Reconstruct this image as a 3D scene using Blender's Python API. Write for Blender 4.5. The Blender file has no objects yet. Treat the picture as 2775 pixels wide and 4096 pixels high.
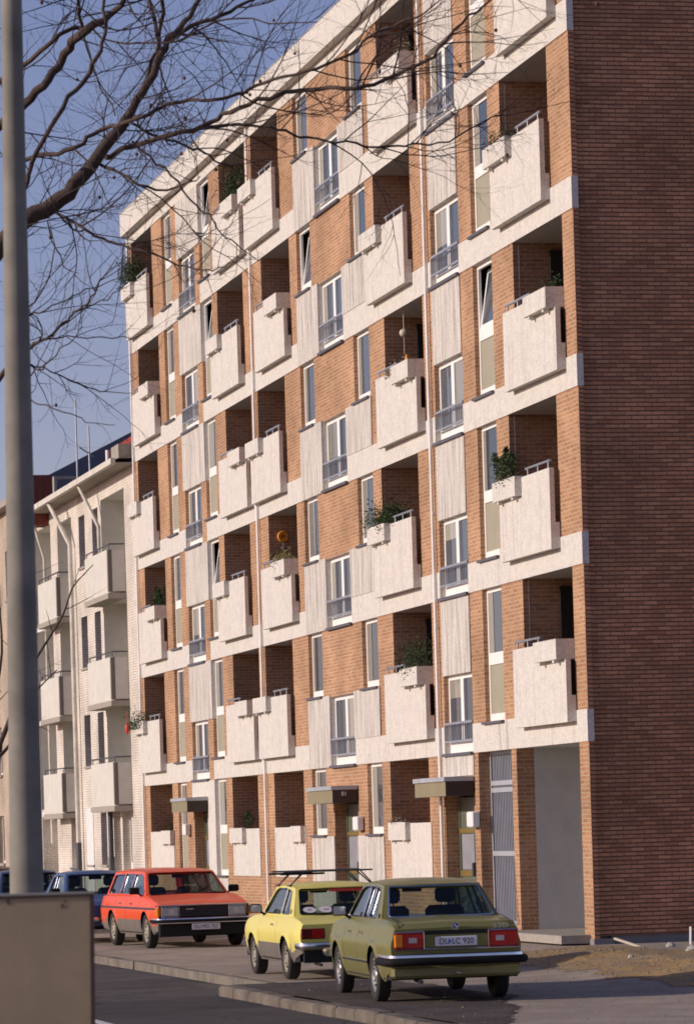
import bpy, math, random
from mathutils import Vector, Matrix
from mathutils.geometry import tessellate_polygon
PI = math.pi
RND = random.Random(7)
scn = bpy.context.scene
col = scn.collection

# ------------------------------------------------------------------ camera
# 135 mm lens held level, shift lens, slight roll
YAW = math.atan(3548/15360.)
ROLL = .030
FW = Vector((-math.cos(YAW), math.sin(YAW), 0))
RT = Vector((math.sin(YAW), math.cos(YAW), 0))
UP = Vector((0, 0, 1))
CAM = Vector((57.1, -17.04, 1.748))
n_ = math.hypot(1, ROLL)
cx = (RT - UP*ROLL)/n_
cy = (RT*ROLL + UP)/n_
cz = -FW
cam_d = bpy.data.cameras.new('camera')
cam = bpy.data.objects.new('camera', cam_d)
col.objects.link(cam)
cam.matrix_world = Matrix(((cx.x, cy.x, cz.x, CAM.x), (cx.y, cy.y, cz.y, CAM.y), (cx.z, cy.z, cz.z, CAM.z), (0, 0, 0, 1)))
cam_d.sensor_fit = 'VERTICAL'
cam_d.sensor_height = 36
cam_d.sensor_width = 36*693/1024.
cam_d.lens = 135
cam_d.shift_y = 1269.6/4096
cam_d.clip_start = .5
cam_d.clip_end = 3000
cam_d.dof.use_dof = True
cam_d.dof.focus_distance = 66
cam_d.dof.aperture_fstop = 6.5
scn.camera = cam

# ------------------------------------------------------------------ sky and sun
SUN_EL = math.radians(19)
SUN_AZ = math.radians(1)            # degrees off the facade normal, towards the far end of the street
sdir = Vector((-math.sin(SUN_AZ)*math.cos(SUN_EL), -math.cos(SUN_AZ)*math.cos(SUN_EL), math.sin(SUN_EL)))
w = bpy.data.worlds.new('World')
scn.world = w
w.use_nodes = True
nt = w.node_tree
bg = nt.nodes['Background']
sky = nt.nodes.new('ShaderNodeTexSky')
sky.sky_type = 'NISHITA'
sky.sun_disc = False
sky.sun_elevation = SUN_EL
sky.sun_rotation = math.atan2(sdir.x, sdir.y)
sky.air_density = 1.0
sky.dust_density = .6
sky.ozone_density = 4
tint = nt.nodes.new('ShaderNodeMixRGB'); tint.blend_type = 'MULTIPLY'; tint.inputs[0].default_value = 1; tint.inputs[2].default_value = (1.30, .90, .97, 1)
nt.links.new(sky.outputs[0], tint.inputs[1]); nt.links.new(tint.outputs[0], bg.inputs[0])
bg.inputs[1].default_value = .105
sl = bpy.data.lights.new('sun', 'SUN')
sl.energy = 3.1
sl.angle = math.radians(.5)
sl.color = (1, .88, .74)
so = bpy.data.objects.new('sun', sl)
so.rotation_euler = sdir.to_track_quat('Z', 'Y').to_euler()
so.location = (0, -30, 30)
col.objects.link(so)
scn.view_settings.view_transform = 'Standard'
scn.view_settings.look = 'None'
scn.view_settings.gamma = 1
scn.view_settings.exposure = .16
scn.cycles.filter_width = 1.7

# ------------------------------------------------------------------ pixel helpers (only used to place things in the world)
def ray(px, py):
    dx, dy = px*1.763-1387.5, py*1.763-3317.6
    a = (dx-ROLL*dy)/n_; b = (-ROLL*dx-dy)/n_
    return FW + RT*(a/15360.) + UP*(b/15360.)
def at_depth(px, py, d):
    return CAM + ray(px, py)*d

# ------------------------------------------------------------------ materials
MATS = {}
def nodes_mat(name):
    m = bpy.data.materials.new(name)
    m.use_nodes = True
    t = m.node_tree
    return m, t, t.nodes['Principled BSDF']
def N(t, typ, **kw):
    n = t.nodes.new(typ)
    for k, v in kw.items():
        if k.startswith('i_'):
            n.inputs[k[2:].replace('_', ' ')].default_value = v
        else:
            setattr(n, k, v)
    return n
def simple(name, c, rough=.6, metal=0., spec=.5, var=.12, scale=3., bump=0., bscale=60., detail=4):
    """plain colour broken up by noise dirt, plus optional bump"""
    m, t, b = nodes_mat(name)
    L = t.links.new
    tc = N(t, 'ShaderNodeTexCoord')
    nz = N(t, 'ShaderNodeTexNoise', i_Scale=scale, i_Detail=detail, i_Roughness=.6)
    L(tc.outputs['Object'], nz.inputs['Vector'])
    mx = N(t, 'ShaderNodeMixRGB', blend_type='MIX')
    mx.inputs[1].default_value = (*[min(1, v*(1-var)) for v in c], 1)
    mx.inputs[2].default_value = (*[min(1, v*(1+var)) for v in c], 1)
    rp = N(t, 'ShaderNodeMapRange'); rp.inputs[1].default_value = .3; rp.inputs[2].default_value = .7
    L(nz.outputs[0], rp.inputs[0]); L(rp.outputs[0], mx.inputs[0])
    L(mx.outputs[0], b.inputs['Base Color'])
    b.inputs['Roughness'].default_value = rough
    b.inputs['Metallic'].default_value = metal
    b.inputs['Specular IOR Level'].default_value = spec
    if bump:
        n2 = N(t, 'ShaderNodeTexNoise', i_Scale=bscale, i_Detail=3.)
        L(tc.outputs['Object'], n2.inputs['Vector'])
        bp = N(t, 'ShaderNodeBump'); bp.inputs['Strength'].default_value = bump; bp.inputs['Distance'].default_value = .02
        L(n2.outputs[0], bp.inputs['Height']); L(bp.outputs[0], b.inputs['Normal'])
    MATS[name] = m
    return m
def brick(name, c1, c2, mortar, bw=.22, rh=.0671, ms=.011, bump=.6, rough=.9, dist=.012, rock=.0, rows=False):
    m, t, b = nodes_mat(name)
    L = t.links.new
    tc = N(t, 'ShaderNodeTexCoord')
    sp = N(t, 'ShaderNodeSeparateXYZ'); L(tc.outputs['Object'], sp.inputs[0])
    ad = N(t, 'ShaderNodeMath', operation='ADD'); L(sp.outputs[0], ad.inputs[0]); L(sp.outputs[1], ad.inputs[1])
    cb = N(t, 'ShaderNodeCombineXYZ'); L(ad.outputs[0], cb.inputs[0]); L(sp.outputs[2], cb.inputs[1])
    wn = N(t, 'ShaderNodeTexNoise', i_Scale=9., i_Detail=2.)
    L(tc.outputs['Object'], wn.inputs['Vector'])
    wob = N(t, 'ShaderNodeVectorMath', operation='SCALE'); wob.inputs['Scale'].default_value = .012
    L(wn.outputs[1], wob.inputs[0])
    va = N(t, 'ShaderNodeVectorMath', operation='ADD'); L(cb.outputs[0], va.inputs[0]); L(wob.outputs[0], va.inputs[1])
    br = N(t, 'ShaderNodeTexBrick'); br.offset = .5
    br.inputs['Scale'].default_value = 1
    br.inputs['Brick Width'].default_value = bw
    br.inputs['Row Height'].default_value = rh
    br.inputs['Mortar Size'].default_value = ms
    br.inputs['Mortar Smooth'].default_value = .35
    br.inputs['Color1'].default_value = (*c1, 1); br.inputs['Color2'].default_value = (*c2, 1); br.inputs['Mortar'].default_value = (*mortar, 1)
    L(va.outputs[0], br.inputs['Vector'])
    nz = N(t, 'ShaderNodeTexNoise', i_Scale=22., i_Detail=5., i_Roughness=.7); L(tc.outputs['Object'], nz.inputs['Vector'])
    n3 = N(t, 'ShaderNodeTexNoise', i_Scale=.7, i_Detail=4.); L(tc.outputs['Object'], n3.inputs['Vector'])
    sm = N(t, 'ShaderNodeMath', operation='ADD'); L(nz.outputs[0], sm.inputs[0])
    big = N(t, 'ShaderNodeMath', operation='MULTIPLY'); big.inputs[1].default_value = 1.25; L(n3.outputs[0], big.inputs[0]); L(big.outputs[0], sm.inputs[1])
    rg = N(t, 'ShaderNodeMapRange'); rg.inputs[1].default_value = .8; rg.inputs[2].default_value = 1.45; rg.inputs[3].default_value = .72; rg.inputs[4].default_value = 1.28
    L(sm.outputs[0], rg.inputs[0])
    hs = N(t, 'ShaderNodeHueSaturation'); L(br.outputs['Color'], hs.inputs['Color']); L(rg.outputs[0], hs.inputs['Value'])
    L(hs.outputs[0], b.inputs['Base Color'])
    if rows:
        s2 = N(t, 'ShaderNodeSeparateXYZ'); L(va.outputs[0], s2.inputs[0])
        dv = N(t, 'ShaderNodeMath', operation='DIVIDE'); dv.inputs[1].default_value = rh; L(s2.outputs[1], dv.inputs[0])
        fc = N(t, 'ShaderNodeMath', operation='FRACT'); L(dv.outputs[0], fc.inputs[0])
        sb = N(t, 'ShaderNodeMath', operation='SUBTRACT'); L(fc.outputs[0], sb.inputs[0]); sb.inputs[1].default_value = .56
        av = N(t, 'ShaderNodeMath', operation='ABSOLUTE'); L(sb.outputs[0], av.inputs[0])
        jm = N(t, 'ShaderNodeMapRange'); jm.inputs[1].default_value = .34; jm.inputs[2].default_value = .46; L(av.outputs[0], jm.inputs[0])
        jc = N(t, 'ShaderNodeMixRGB'); jc.inputs[2].default_value = (*mortar, 1); L(jm.outputs[0], jc.inputs[0]); L(hs.outputs[0], jc.inputs[1]); L(jc.outputs[0], b.inputs['Base Color'])
        br.inputs['Mortar'].default_value = (*[v*1.9 for v in mortar], 1)
    b.inputs['Roughness'].default_value = rough
    b.inputs['Specular IOR Level'].default_value = .15
    inv = N(t, 'ShaderNodeMath', operation='SUBTRACT'); inv.inputs[0].default_value = 1; L(br.outputs['Fac'], inv.inputs[1])
    mu = N(t, 'ShaderNodeMath', operation='MULTIPLY'); mu.inputs[1].default_value = .35+rock; L(nz.outputs[0], mu.inputs[0])
    a2 = N(t, 'ShaderNodeMath', operation='ADD'); L(inv.outputs[0], a2.inputs[0]); L(mu.outputs[0], a2.inputs[1])
    bp = N(t, 'ShaderNodeBump'); bp.inputs['Strength'].default_value = bump; bp.inputs['Distance'].default_value = dist
    if rows:
        a3 = N(t, 'ShaderNodeMath', operation='SUBTRACT'); L(a2.outputs[0], a3.inputs[0]); L(jm.outputs[0], a3.inputs[1]); a2 = a3
    L(a2.outputs[0], bp.inputs['Height']); L(bp.outputs[0], b.inputs['Normal'])
    MATS[name] = m
    return m
def concrete(name, c, ribs=False, stain=.12):
    m, t, b = nodes_mat(name)
    L = t.links.new
    tc = N(t, 'ShaderNodeTexCoord')
    mp = N(t, 'ShaderNodeMapping'); mp.inputs['Scale'].default_value = (1, 1, .18) if ribs else (1, 1, 1); L(tc.outputs['Object'], mp.inputs[0])
    st = N(t, 'ShaderNodeTexNoise', i_Scale=5., i_Detail=6., i_Roughness=.65); L(mp.outputs[0], st.inputs['Vector'])
    gr = N(t, 'ShaderNodeTexVoronoi', i_Scale=60.); L(tc.outputs['Object'], gr.inputs['Vector'])
    r1 = N(t, 'ShaderNodeMapRange'); r1.inputs[1].default_value = .35; r1.inputs[2].default_value = .7; r1.inputs[3].default_value = 1; r1.inputs[4].default_value = 1-stain
    L(st.outputs[0], r1.inputs[0])
    r2 = N(t, 'ShaderNodeMapRange'); r2.inputs[3].default_value = .74; r2.inputs[4].default_value = 1.14; L(gr.outputs['Color'], r2.inputs[0])
    mm = N(t, 'ShaderNodeMath', operation='MULTIPLY'); L(r1.outputs[0], mm.inputs[0]); L(r2.outputs[0], mm.inputs[1])
    mp2 = N(t, 'ShaderNodeMapping'); mp2.inputs['Scale'].default_value = (1, 1, .05); L(tc.outputs['Object'], mp2.inputs[0])
    sk = N(t, 'ShaderNodeTexNoise', i_Scale=9., i_Detail=3.); L(mp2.outputs[0], sk.inputs['Vector'])
    r4 = N(t, 'ShaderNodeMapRange'); r4.inputs[1].default_value = .58; r4.inputs[2].default_value = .72; r4.inputs[3].default_value = 1; r4.inputs[4].default_value = .84; L(sk.outputs[0], r4.inputs[0])
    m5 = N(t, 'ShaderNodeMath', operation='MULTIPLY'); L(mm.outputs[0], m5.inputs[0]); L(r4.outputs[0], m5.inputs[1]); mm = m5
    last = mm
    h = gr.outputs['Distance']
    if ribs:
        sp = N(t, 'ShaderNodeSeparateXYZ'); L(tc.outputs['Object'], sp.inputs[0])
        cb = N(t, 'ShaderNodeCombineXYZ'); L(sp.outputs[0], cb.inputs[0])
        zz = N(t, 'ShaderNodeMath', operation='MULTIPLY'); zz.inputs[1].default_value = .04; L(sp.outputs[2], zz.inputs[0]); L(zz.outputs[0], cb.inputs[2])
        rb = N(t, 'ShaderNodeTexNoise', i_Scale=13., i_Detail=4., i_Roughness=.8); L(cb.outputs[0], rb.inputs['Vector'])
        r3 = N(t, 'ShaderNodeMapRange'); r3.inputs[1].default_value = .36; r3.inputs[2].default_value = .52; r3.inputs[3].default_value = .55; r3.inputs[4].default_value = 1.; L(rb.outputs[0], r3.inputs[0])
        m2 = N(t, 'ShaderNodeMath', operation='MULTIPLY'); L(mm.outputs[0], m2.inputs[0]); L(r3.outputs[0], m2.inputs[1])
        last = m2; h = r3.outputs[0]
    hs = N(t, 'ShaderNodeHueSaturation'); hs.inputs['Color'].default_value = (*c, 1); L(last.outputs[0], hs.inputs['Value'])
    L(hs.outputs[0], b.inputs['Base Color'])
    b.inputs['Roughness'].default_value = .9
    b.inputs['Specular IOR Level'].default_value = .15
    bp = N(t, 'ShaderNodeBump'); bp.inputs['Strength'].default_value = .9 if ribs else .25; bp.inputs['Distance'].default_value = .02 if ribs else .006
    L(h, bp.inputs['Height']); L(bp.outputs[0], b.inputs['Normal'])
    MATS[name] = m
    return m
def paint(name, c, rough=.28, dirt=.0):
    """car paint: base coat, clear coat, dust"""
    m, t, b = nodes_mat(name)
    L = t.links.new
    tc = N(t, 'ShaderNodeTexCoord')
    nz = N(t, 'ShaderNodeTexNoise', i_Scale=4., i_Detail=6., i_Roughness=.7); L(tc.outputs['Object'], nz.inputs['Vector'])
    sp = N(t, 'ShaderNodeSeparateXYZ'); L(tc.outputs['Object'], sp.inputs[0])
    lo = N(t, 'ShaderNodeMapRange'); lo.inputs[1].default_value = .6; lo.inputs[2].default_value = .2; lo.inputs[3].default_value = dirt; lo.inputs[4].default_value = .75; L(sp.outputs[2], lo.inputs[0])
    mu = N(t, 'ShaderNodeMath', operation='MULTIPLY'); L(nz.outputs[0], mu.inputs[0]); L(lo.outputs[0], mu.inputs[1])
    mx = N(t, 'ShaderNodeMixRGB'); mx.inputs[1].default_value = (*c, 1); mx.inputs[2].default_value = (.17, .15, .12, 1)
    L(mu.outputs[0], mx.inputs[0]); L(mx.outputs[0], b.inputs['Base Color'])
    b.inputs['Roughness'].default_value = rough+.14
    b.inputs['Coat Weight'].default_value = .3
    b.inputs['Coat Roughness'].default_value = .12
    MATS[name] = m
    return m
def glass_car(name, tint=(.55, .62, .6)):
    m = bpy.data.materials.new(name); m.use_nodes = True
    t = m.node_tree; L = t.links.new
    t.nodes.clear()
    out = N(t, 'ShaderNodeOutputMaterial')
    tr = N(t, 'ShaderNodeBsdfTransparent'); tr.inputs[0].default_value = (*tint, 1)
    gl = N(t, 'ShaderNodeBsdfGlossy'); gl.inputs[1].default_value = .03; gl.inputs[0].default_value = (.9, .95, 1, 1)
    ge = N(t, 'ShaderNodeNewGeometry')
    dt = N(t, 'ShaderNodeVectorMath', operation='DOT_PRODUCT'); L(ge.outputs['Normal'], dt.inputs[0]); L(ge.outputs['Incoming'], dt.inputs[1])
    ab = N(t, 'ShaderNodeMath', operation='ABSOLUTE'); L(dt.outputs['Value'], ab.inputs[0])
    su = N(t, 'ShaderNodeMath', operation='SUBTRACT'); su.inputs[0].default_value = 1; L(ab.outputs[0], su.inputs[1])
    pw = N(t, 'ShaderNodeMath', operation='POWER'); L(su.outputs[0], pw.inputs[0]); pw.inputs[1].default_value = 5
    ml = N(t, 'ShaderNodeMath', operation='MULTIPLY_ADD'); ml.inputs[1].default_value = .95; ml.inputs[2].default_value = .04; ml.use_clamp = True
    mx = N(t, 'ShaderNodeMixShader')
    L(pw.outputs[0], ml.inputs[0]); L(ml.outputs[0], mx.inputs[0]); L(tr.outputs[0], mx.inputs[1]); L(gl.outputs[0], mx.inputs[2]); L(mx.outputs[0], out.inputs[0])
    MATS[name] = m
    return m
def ground_mat(name, c1, c2, c3, s1=1.2, s2=25., bump=.5, rough=.95, dist=.03, cracks=0):
    m, t, b = nodes_mat(name)
    L = t.links.new
    tc = N(t, 'ShaderNodeTexCoord')
    a = N(t, 'ShaderNodeTexNoise', i_Scale=s1, i_Detail=6., i_Roughness=.6); L(tc.outputs['Object'], a.inputs['Vector'])
    f = N(t, 'ShaderNodeTexNoise', i_Scale=s2, i_Detail=4., i_Roughness=.75); L(tc.outputs['Object'], f.inputs['Vector'])
    r = N(t, 'ShaderNodeMapRange'); r.inputs[1].default_value = .4; r.inputs[2].default_value = .6; L(a.outputs[0], r.inputs[0])
    m1 = N(t, 'ShaderNodeMixRGB'); m1.inputs[1].default_value = (*c1, 1); m1.inputs[2].default_value = (*c2, 1); L(r.outputs[0], m1.inputs[0])
    r2 = N(t, 'ShaderNodeMapRange'); r2.inputs[1].default_value = .52; r2.inputs[2].default_value = .68; L(f.outputs[0], r2.inputs[0])
    m2 = N(t, 'ShaderNodeMixRGB'); m2.inputs[2].default_value = (*c3, 1); L(m1.outputs[0], m2.inputs[1]); L(r2.outputs[0], m2.inputs[0])
    last = m2
    if cracks:
        wv = N(t, 'ShaderNodeTexNoise', i_Scale=2.5, i_Detail=4.); L(tc.outputs['Object'], wv.inputs['Vector'])
        ws = N(t, 'ShaderNodeVectorMath', operation='SCALE'); ws.inputs['Scale'].default_value = .8; L(wv.outputs[1], ws.inputs[0])
        wa = N(t, 'ShaderNodeVectorMath', operation='ADD'); L(tc.outputs['Object'], wa.inputs[0]); L(ws.outputs[0], wa.inputs[1])
        vo = N(t, 'ShaderNodeTexVoronoi', i_Scale=.33, feature='DISTANCE_TO_EDGE'); L(wa.outputs[0], vo.inputs['Vector'])
        cr = N(t, 'ShaderNodeMapRange'); cr.inputs[1].default_value = .004; cr.inputs[2].default_value = .012; cr.inputs[3].default_value = .45; cr.inputs[4].default_value = 1; L(vo.outputs['Distance'], cr.inputs[0])
        v2 = N(t, 'ShaderNodeTexVoronoi', i_Scale=.22, distance='CHEBYCHEV'); L(tc.outputs['Object'], v2.inputs['Vector'])
        pa = N(t, 'ShaderNodeMapRange'); pa.inputs[3].default_value = .72; pa.inputs[4].default_value = 1.25; L(v2.outputs['Color'], pa.inputs[0])
        mc = N(t, 'ShaderNodeMath', operation='MULTIPLY'); L(cr.outputs[0], mc.inputs[0]); L(pa.outputs[0], mc.inputs[1])
        hv = N(t, 'ShaderNodeHueSaturation'); L(m2.outputs[0], hv.inputs['Color']); L(mc.outputs[0], hv.inputs['Value']); last = hv
    L(last.outputs[0], b.inputs['Base Color'])
    b.inputs['Roughness'].default_value = rough; b.inputs['Specular IOR Level'].default_value = .2
    bp = N(t, 'ShaderNodeBump'); bp.inputs['Strength'].default_value = bump; bp.inputs['Distance'].default_value = dist
    L(f.outputs[0], bp.inputs['Height']); L(bp.outputs[0], b.inputs['Normal'])
    MATS[name] = m
    return m

brick('brick', (.46, .25, .135), (.34, .17, .088), (.46, .35, .25), rock=.4)
brick('brick_shaded', (.62, .315, .18), (.41, .195, .11), (.16, .09, .065), ms=.009, bump=.8, dist=.012, rock=1.6, rows=True)  # front brick recoloured for the shaded side; dark mortar stands for joint shadow
concrete('concrete', (.70, .665, .61), stain=.14)
concrete('concrete_ribbed', (.70, .655, .60), True)
simple('plaster', (.60, .58, .52), .9, var=.07, bump=.1)
simple('white_frame', (.86, .84, .80), .45, var=.03)
simple('white_box', (.80, .79, .78), .5, var=.03)
simple('slate_sill', (.10, .10, .12), .6)
simple('steel', (.33, .35, .40), .45, .3)
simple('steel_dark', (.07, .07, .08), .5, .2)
simple('opaque_panel', (.36, .33, .24), .5, var=.06)
simple('canopy', (.25, .215, .13), .7, var=.08)
simple('canopy_dark', (.035, .02, .014), .55)
simple('canopy_trim', (.42, .44, .47), .5, .2)
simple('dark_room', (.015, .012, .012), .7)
simple('curtain', (.5, .48, .43), .9)
simple('joint', (.34, .33, .37), .8)
simple('plaster_grey', (.54, .54, .52), .9, var=.07, bump=.1)
simple('pipe_old', (.60, .56, .49), .7, var=.2)
simple('pipe', (.80, .78, .76), .45, var=.1)
simple('door_panel', (.13, .15, .115), .35, var=.05)
simple('door_paper', (.27, .27, .30), .5)
simple('ochre', (.20, .13, .03), .5)
simple('leaf', (.028, .055, .014), .8, var=.5, scale=9)
simple('leaf_pale', (.22, .21, .06), .8, var=.4, scale=9)
simple('leaf_dry', (.30, .25, .17), .9, var=.3, scale=9)
simple('bark', (.075, .050, .040), .95, var=.35, scale=6, bump=.5, bscale=30)
simple('twig', (.050, .033, .030), .95, var=.2)
simple('seed', (.10, .05, .03), .95, var=.3)
simple('lamp_metal', (.215, .20, .17), .8, .0, var=.28, scale=2.2, bump=.05)
simple('cabinet', (.37, .285, .18), .8, var=.14, scale=2.5, bump=.08, bscale=90)
simple('cabinet_edge', (.07, .04, .035), .7)
simple('rust', (.15, .09, .06), .9)
simple('red', (.65, .04, .02), .5)
simple('orange', (.75, .28, .03), .5)
simple('yellow', (.80, .55, .03), .4)
simple('roof_tile', (.30, .04, .025), .8, var=.3, scale=12)
simple('roof_slate', (.10, .11, .15), .6)
simple('chimney_brick', (.19, .05, .035), .9, var=.2, scale=8, bump=.4)
simple('plinth', (.22, .21, .21), .9, bump=.2)
simple('wood', (.55, .47, .36), .8)
simple('stone', (.38, .36, .32), .9, bump=.4)
simple('grit', (.20, .155, .11), .95, var=.4, scale=5)
simple('white_line', (.62, .60, .58), .8, var=.25, scale=14)
simple('kerb_dusty', (.14, .115, .09), .95, var=.4, scale=2.2, bump=.35, bscale=40)
simple('kerb', (.175, .15, .12), .9, var=.35, scale=2.2, bump=.35, bscale=40)
simple('tyre', (.022, .021, .020), .85, var=.2)
simple('rim', (.55, .53, .50), .35, .75)
simple('rim_dusty', (.33, .30, .24), .7, .1)
simple('chrome', (.62, .64, .70), .16, 1.)
simple('rubber', (.010, .010, .011), .75, 0., .2)
simple('underbody', (.012, .011, .011), .9)
simple('grey_sill', (.15, .13, .11), .7)
simple('seat', (.03, .03, .035), .8)
simple('plate', (.72, .70, .74), .5, var=.02)
simple('black_ink', (.02, .02, .022), .5)
simple('lens_red', (.42, .012, .008), .15)
simple('lens_dark_red', (.12, .008, .006), .2)
simple('lens_amber', (.75, .22, .01), .15)
simple('lens_clear', (.45, .47, .52), .1, .3)
simple('blue_enamel', (.02, .12, .45), .2)
simple('sticker_white', (.75, .70, .70), .5, var=.03)
glass_car('car_glass')
def win_glass(name, c, rough=.06):
    m, t, b = nodes_mat(name)
    L = t.links.new
    tc = N(t, 'ShaderNodeTexCoord')
    n = N(t, 'ShaderNodeTexNoise', i_Scale=.8, i_Detail=1.); L(tc.outputs['Object'], n.inputs['Vector'])
    mx = N(t, 'ShaderNodeMixRGB'); mx.inputs[1].default_value = (*[v*.7 for v in c], 1); mx.inputs[2].default_value = (*[v*1.3 for v in c], 1)
    oi = N(t, 'ShaderNodeObjectInfo'); av = N(t, 'ShaderNodeMath', operation='MULTIPLY_ADD'); L(oi.outputs['Random'], av.inputs[0]); av.inputs[1].default_value = 1.6; av.inputs[2].default_value = -.5
    ad = N(t, 'ShaderNodeMath', operation='ADD'); L(n.outputs[0], ad.inputs[0]); L(av.outputs[0], ad.inputs[1])
    L(ad.outputs[0], mx.inputs[0]); L(mx.outputs[0], b.inputs['Base Color'])
    b.inputs['Roughness'].default_value = rough
    b.inputs['IOR'].default_value = 1.6
    MATS[name] = m
win_glass('glass', (.075, .09, .11))
win_glass('glass_dark', (.025, .022, .02))
win_glass('glass_curtain', (.30, .29, .25))
ground_mat('asphalt', (.072, .062, .060), (.098, .085, .078), (.13, .115, .105), 1.0, 60., .3, .85, cracks=1)
ground_mat('parking_ground', (.115, .09, .075), (.075, .06, .053), (.16, .13, .11), 1.3, 30.)
ground_mat('gravel', (.43, .35, .275), (.33, .265, .21), (.48, .41, .34), 1.5, 35., .7)
ground_mat('dirt', (.46, .29, .12), (.34, .25, .155), (.24, .18, .11), 1.6, 12., .7, .95, .06)
ground_mat('far_ground', (.12, .10, .09), (.10, .09, .08), (.13, .12, .11))
concrete('slab', (.40, .36, .31))
brick('brick_white', (.72, .66, .58), (.64, .58, .51), (.50, .45, .40), bump=.8, ms=.010)
brick('brick_tan', (.48, .39, .30), (.42, .33, .25), (.40, .34, .28))
# ------------------------------------------------------------------ mesh helpers
class MB:
    def __init__(s):
        s.v = []; s.f = []; s.m = []
    def poly(s, pts, m=0):
        i = len(s.v); s.v += [tuple(p) for p in pts]; s.f.append(tuple(range(i, i+len(pts)))); s.m.append(m)
    def box(s, x0, x1, y0, y1, z0, z1, m=0):
        i = len(s.v)
        s.v += [(x0, y0, z0), (x1, y0, z0), (x1, y1, z0), (x0, y1, z0), (x0, y0, z1), (x1, y0, z1), (x1, y1, z1), (x0, y1, z1)]
        for f in ((0, 3, 2, 1), (4, 5, 6, 7), (0, 1, 5, 4), (1, 2, 6, 5), (2, 3, 7, 6), (3, 0, 4, 7)):
            s.f.append(tuple(i+k for k in f)); s.m.append(m)
        return s
    def tube(s, pts, rad, n=8, m=0, cap=True):
        pts = [Vector(p) for p in pts]
        if not isinstance(rad, (list, tuple)): rad = [rad]*len(pts)
        d = (pts[1]-pts[0]).normalized()
        a = d.orthogonal().normalized()
        base = len(s.v)
        for k, p in enumerate(pts):
            if k == 0: t = d
            elif k == len(pts)-1: t = (pts[k]-pts[k-1]).normalized()
            else: t = ((pts[k+1]-p).normalized()+(p-pts[k-1]).normalized()).normalized()
            a = (a-t*a.dot(t))
            a = a.normalized() if a.length > 1e-6 else t.orthogonal().normalized()
            b = t.cross(a)
            for j in range(n):
                an = 2*PI*j/n
                s.v.append(tuple(p+(a*math.cos(an)+b*math.sin(an))*rad[k]))
        for k in range(len(pts)-1):
            for j in range(n):
                s.f.append((base+k*n+j, base+k*n+(j+1) % n, base+(k+1)*n+(j+1) % n, base+(k+1)*n+j)); s.m.append(m)
        if cap:
            s.f.append(tuple(base+j for j in range(n-1, -1, -1))); s.m.append(m)
            s.f.append(tuple(base+(len(pts)-1)*n+j for j in range(n))); s.m.append(m)
        return s
    def lathe(s, prof, c, axis='y', n=24, m=0):
        """prof: (r, h) pairs turned round the axis through c"""
        base = len(s.v)
        for r, h in prof:
            for j in range(n):
                an = 2*PI*j/n; u, w_ = r*math.cos(an), r*math.sin(an)
                s.v.append((c[0]+u, c[1]+h, c[2]+w_) if axis == 'y' else ((c[0]+h, c[1]+u, c[2]+w_) if axis == 'x' else (c[0]+u, c[1]+w_, c[2]+h)))
        for k in range(len(prof)-1):
            for j in range(n):
                s.f.append((base+k*n+j, base+k*n+(j+1) % n, base+(k+1)*n+(j+1) % n, base+(k+1)*n+j)); s.m.append(m)
        return s
    def ball(s, c, r, n=8, m=0, sq=1.):
        prof = [(r*math.sin(PI*k/n)+1e-5, -r*sq*math.cos(PI*k/n)) for k in range(n+1)]
        return s.lathe(prof, c, 'z', n, m)
    def rbox(s, x0, x1, y0, y1, z0, z1, r=.02, m=0):
        """box with chamfered edges"""
        base = len(s.v); r = min(r, (x1-x0)/2.01, (y1-y0)/2.01, (z1-z0)/2.01)
        rings = []
        for (ins, z) in ((r, z0), (0, z0+r), (0, z1-r), (r, z1)):
            a, b, c, d = x0+ins, x1-ins, y0+ins, y1-ins
            rings.append([(a+r, c, z), (b-r, c, z), (b, c+r, z), (b, d-r, z), (b-r, d, z), (a+r, d, z), (a, d-r, z), (a, c+r, z)])
        for rg in rings: s.v += rg
        for k in range(3):
            for j in range(8):
                s.f.append((base+k*8+j, base+k*8+(j+1) % 8, base+(k+1)*8+(j+1) % 8, base+(k+1)*8+j)); s.m.append(m)
        s.f.append(tuple(base+j for j in range(7, -1, -1))); s.m.append(m)
        s.f.append(tuple(base+24+j for j in range(8))); s.m.append(m)
        return s
    def build(s, name, mats, parent=None, smooth=None, **kw):
        me = bpy.data.meshes.new(name)
        me.from_pydata(s.v, [], s.f)
        if not isinstance(mats, (list, tuple)): mats = [mats]
        for q in mats: me.materials.append(MATS[q])
        if len(mats) > 1: me.polygons.foreach_set('material_index', s.m)
        if smooth is not None:
            me.polygons.foreach_set('use_smooth', [True]*len(me.polygons))
            me.set_sharp_from_angle(angle=math.radians(smooth))
        me.update()
        o = bpy.data.objects.new(name, me); col.objects.link(o)
        if parent: o.parent = parent
        for k, v in kw.items(): o[k] = v
        return o
def empty(name, label, cat, loc=(0, 0, 0), rz=0, group=None):
    o = bpy.data.objects.new(name, None); col.objects.link(o)
    o.location = loc; o.rotation_euler = (0, 0, rz); o['label'] = label; o['category'] = cat
    o.empty_display_size = .2
    if group: o['group'] = group
    return o
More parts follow.
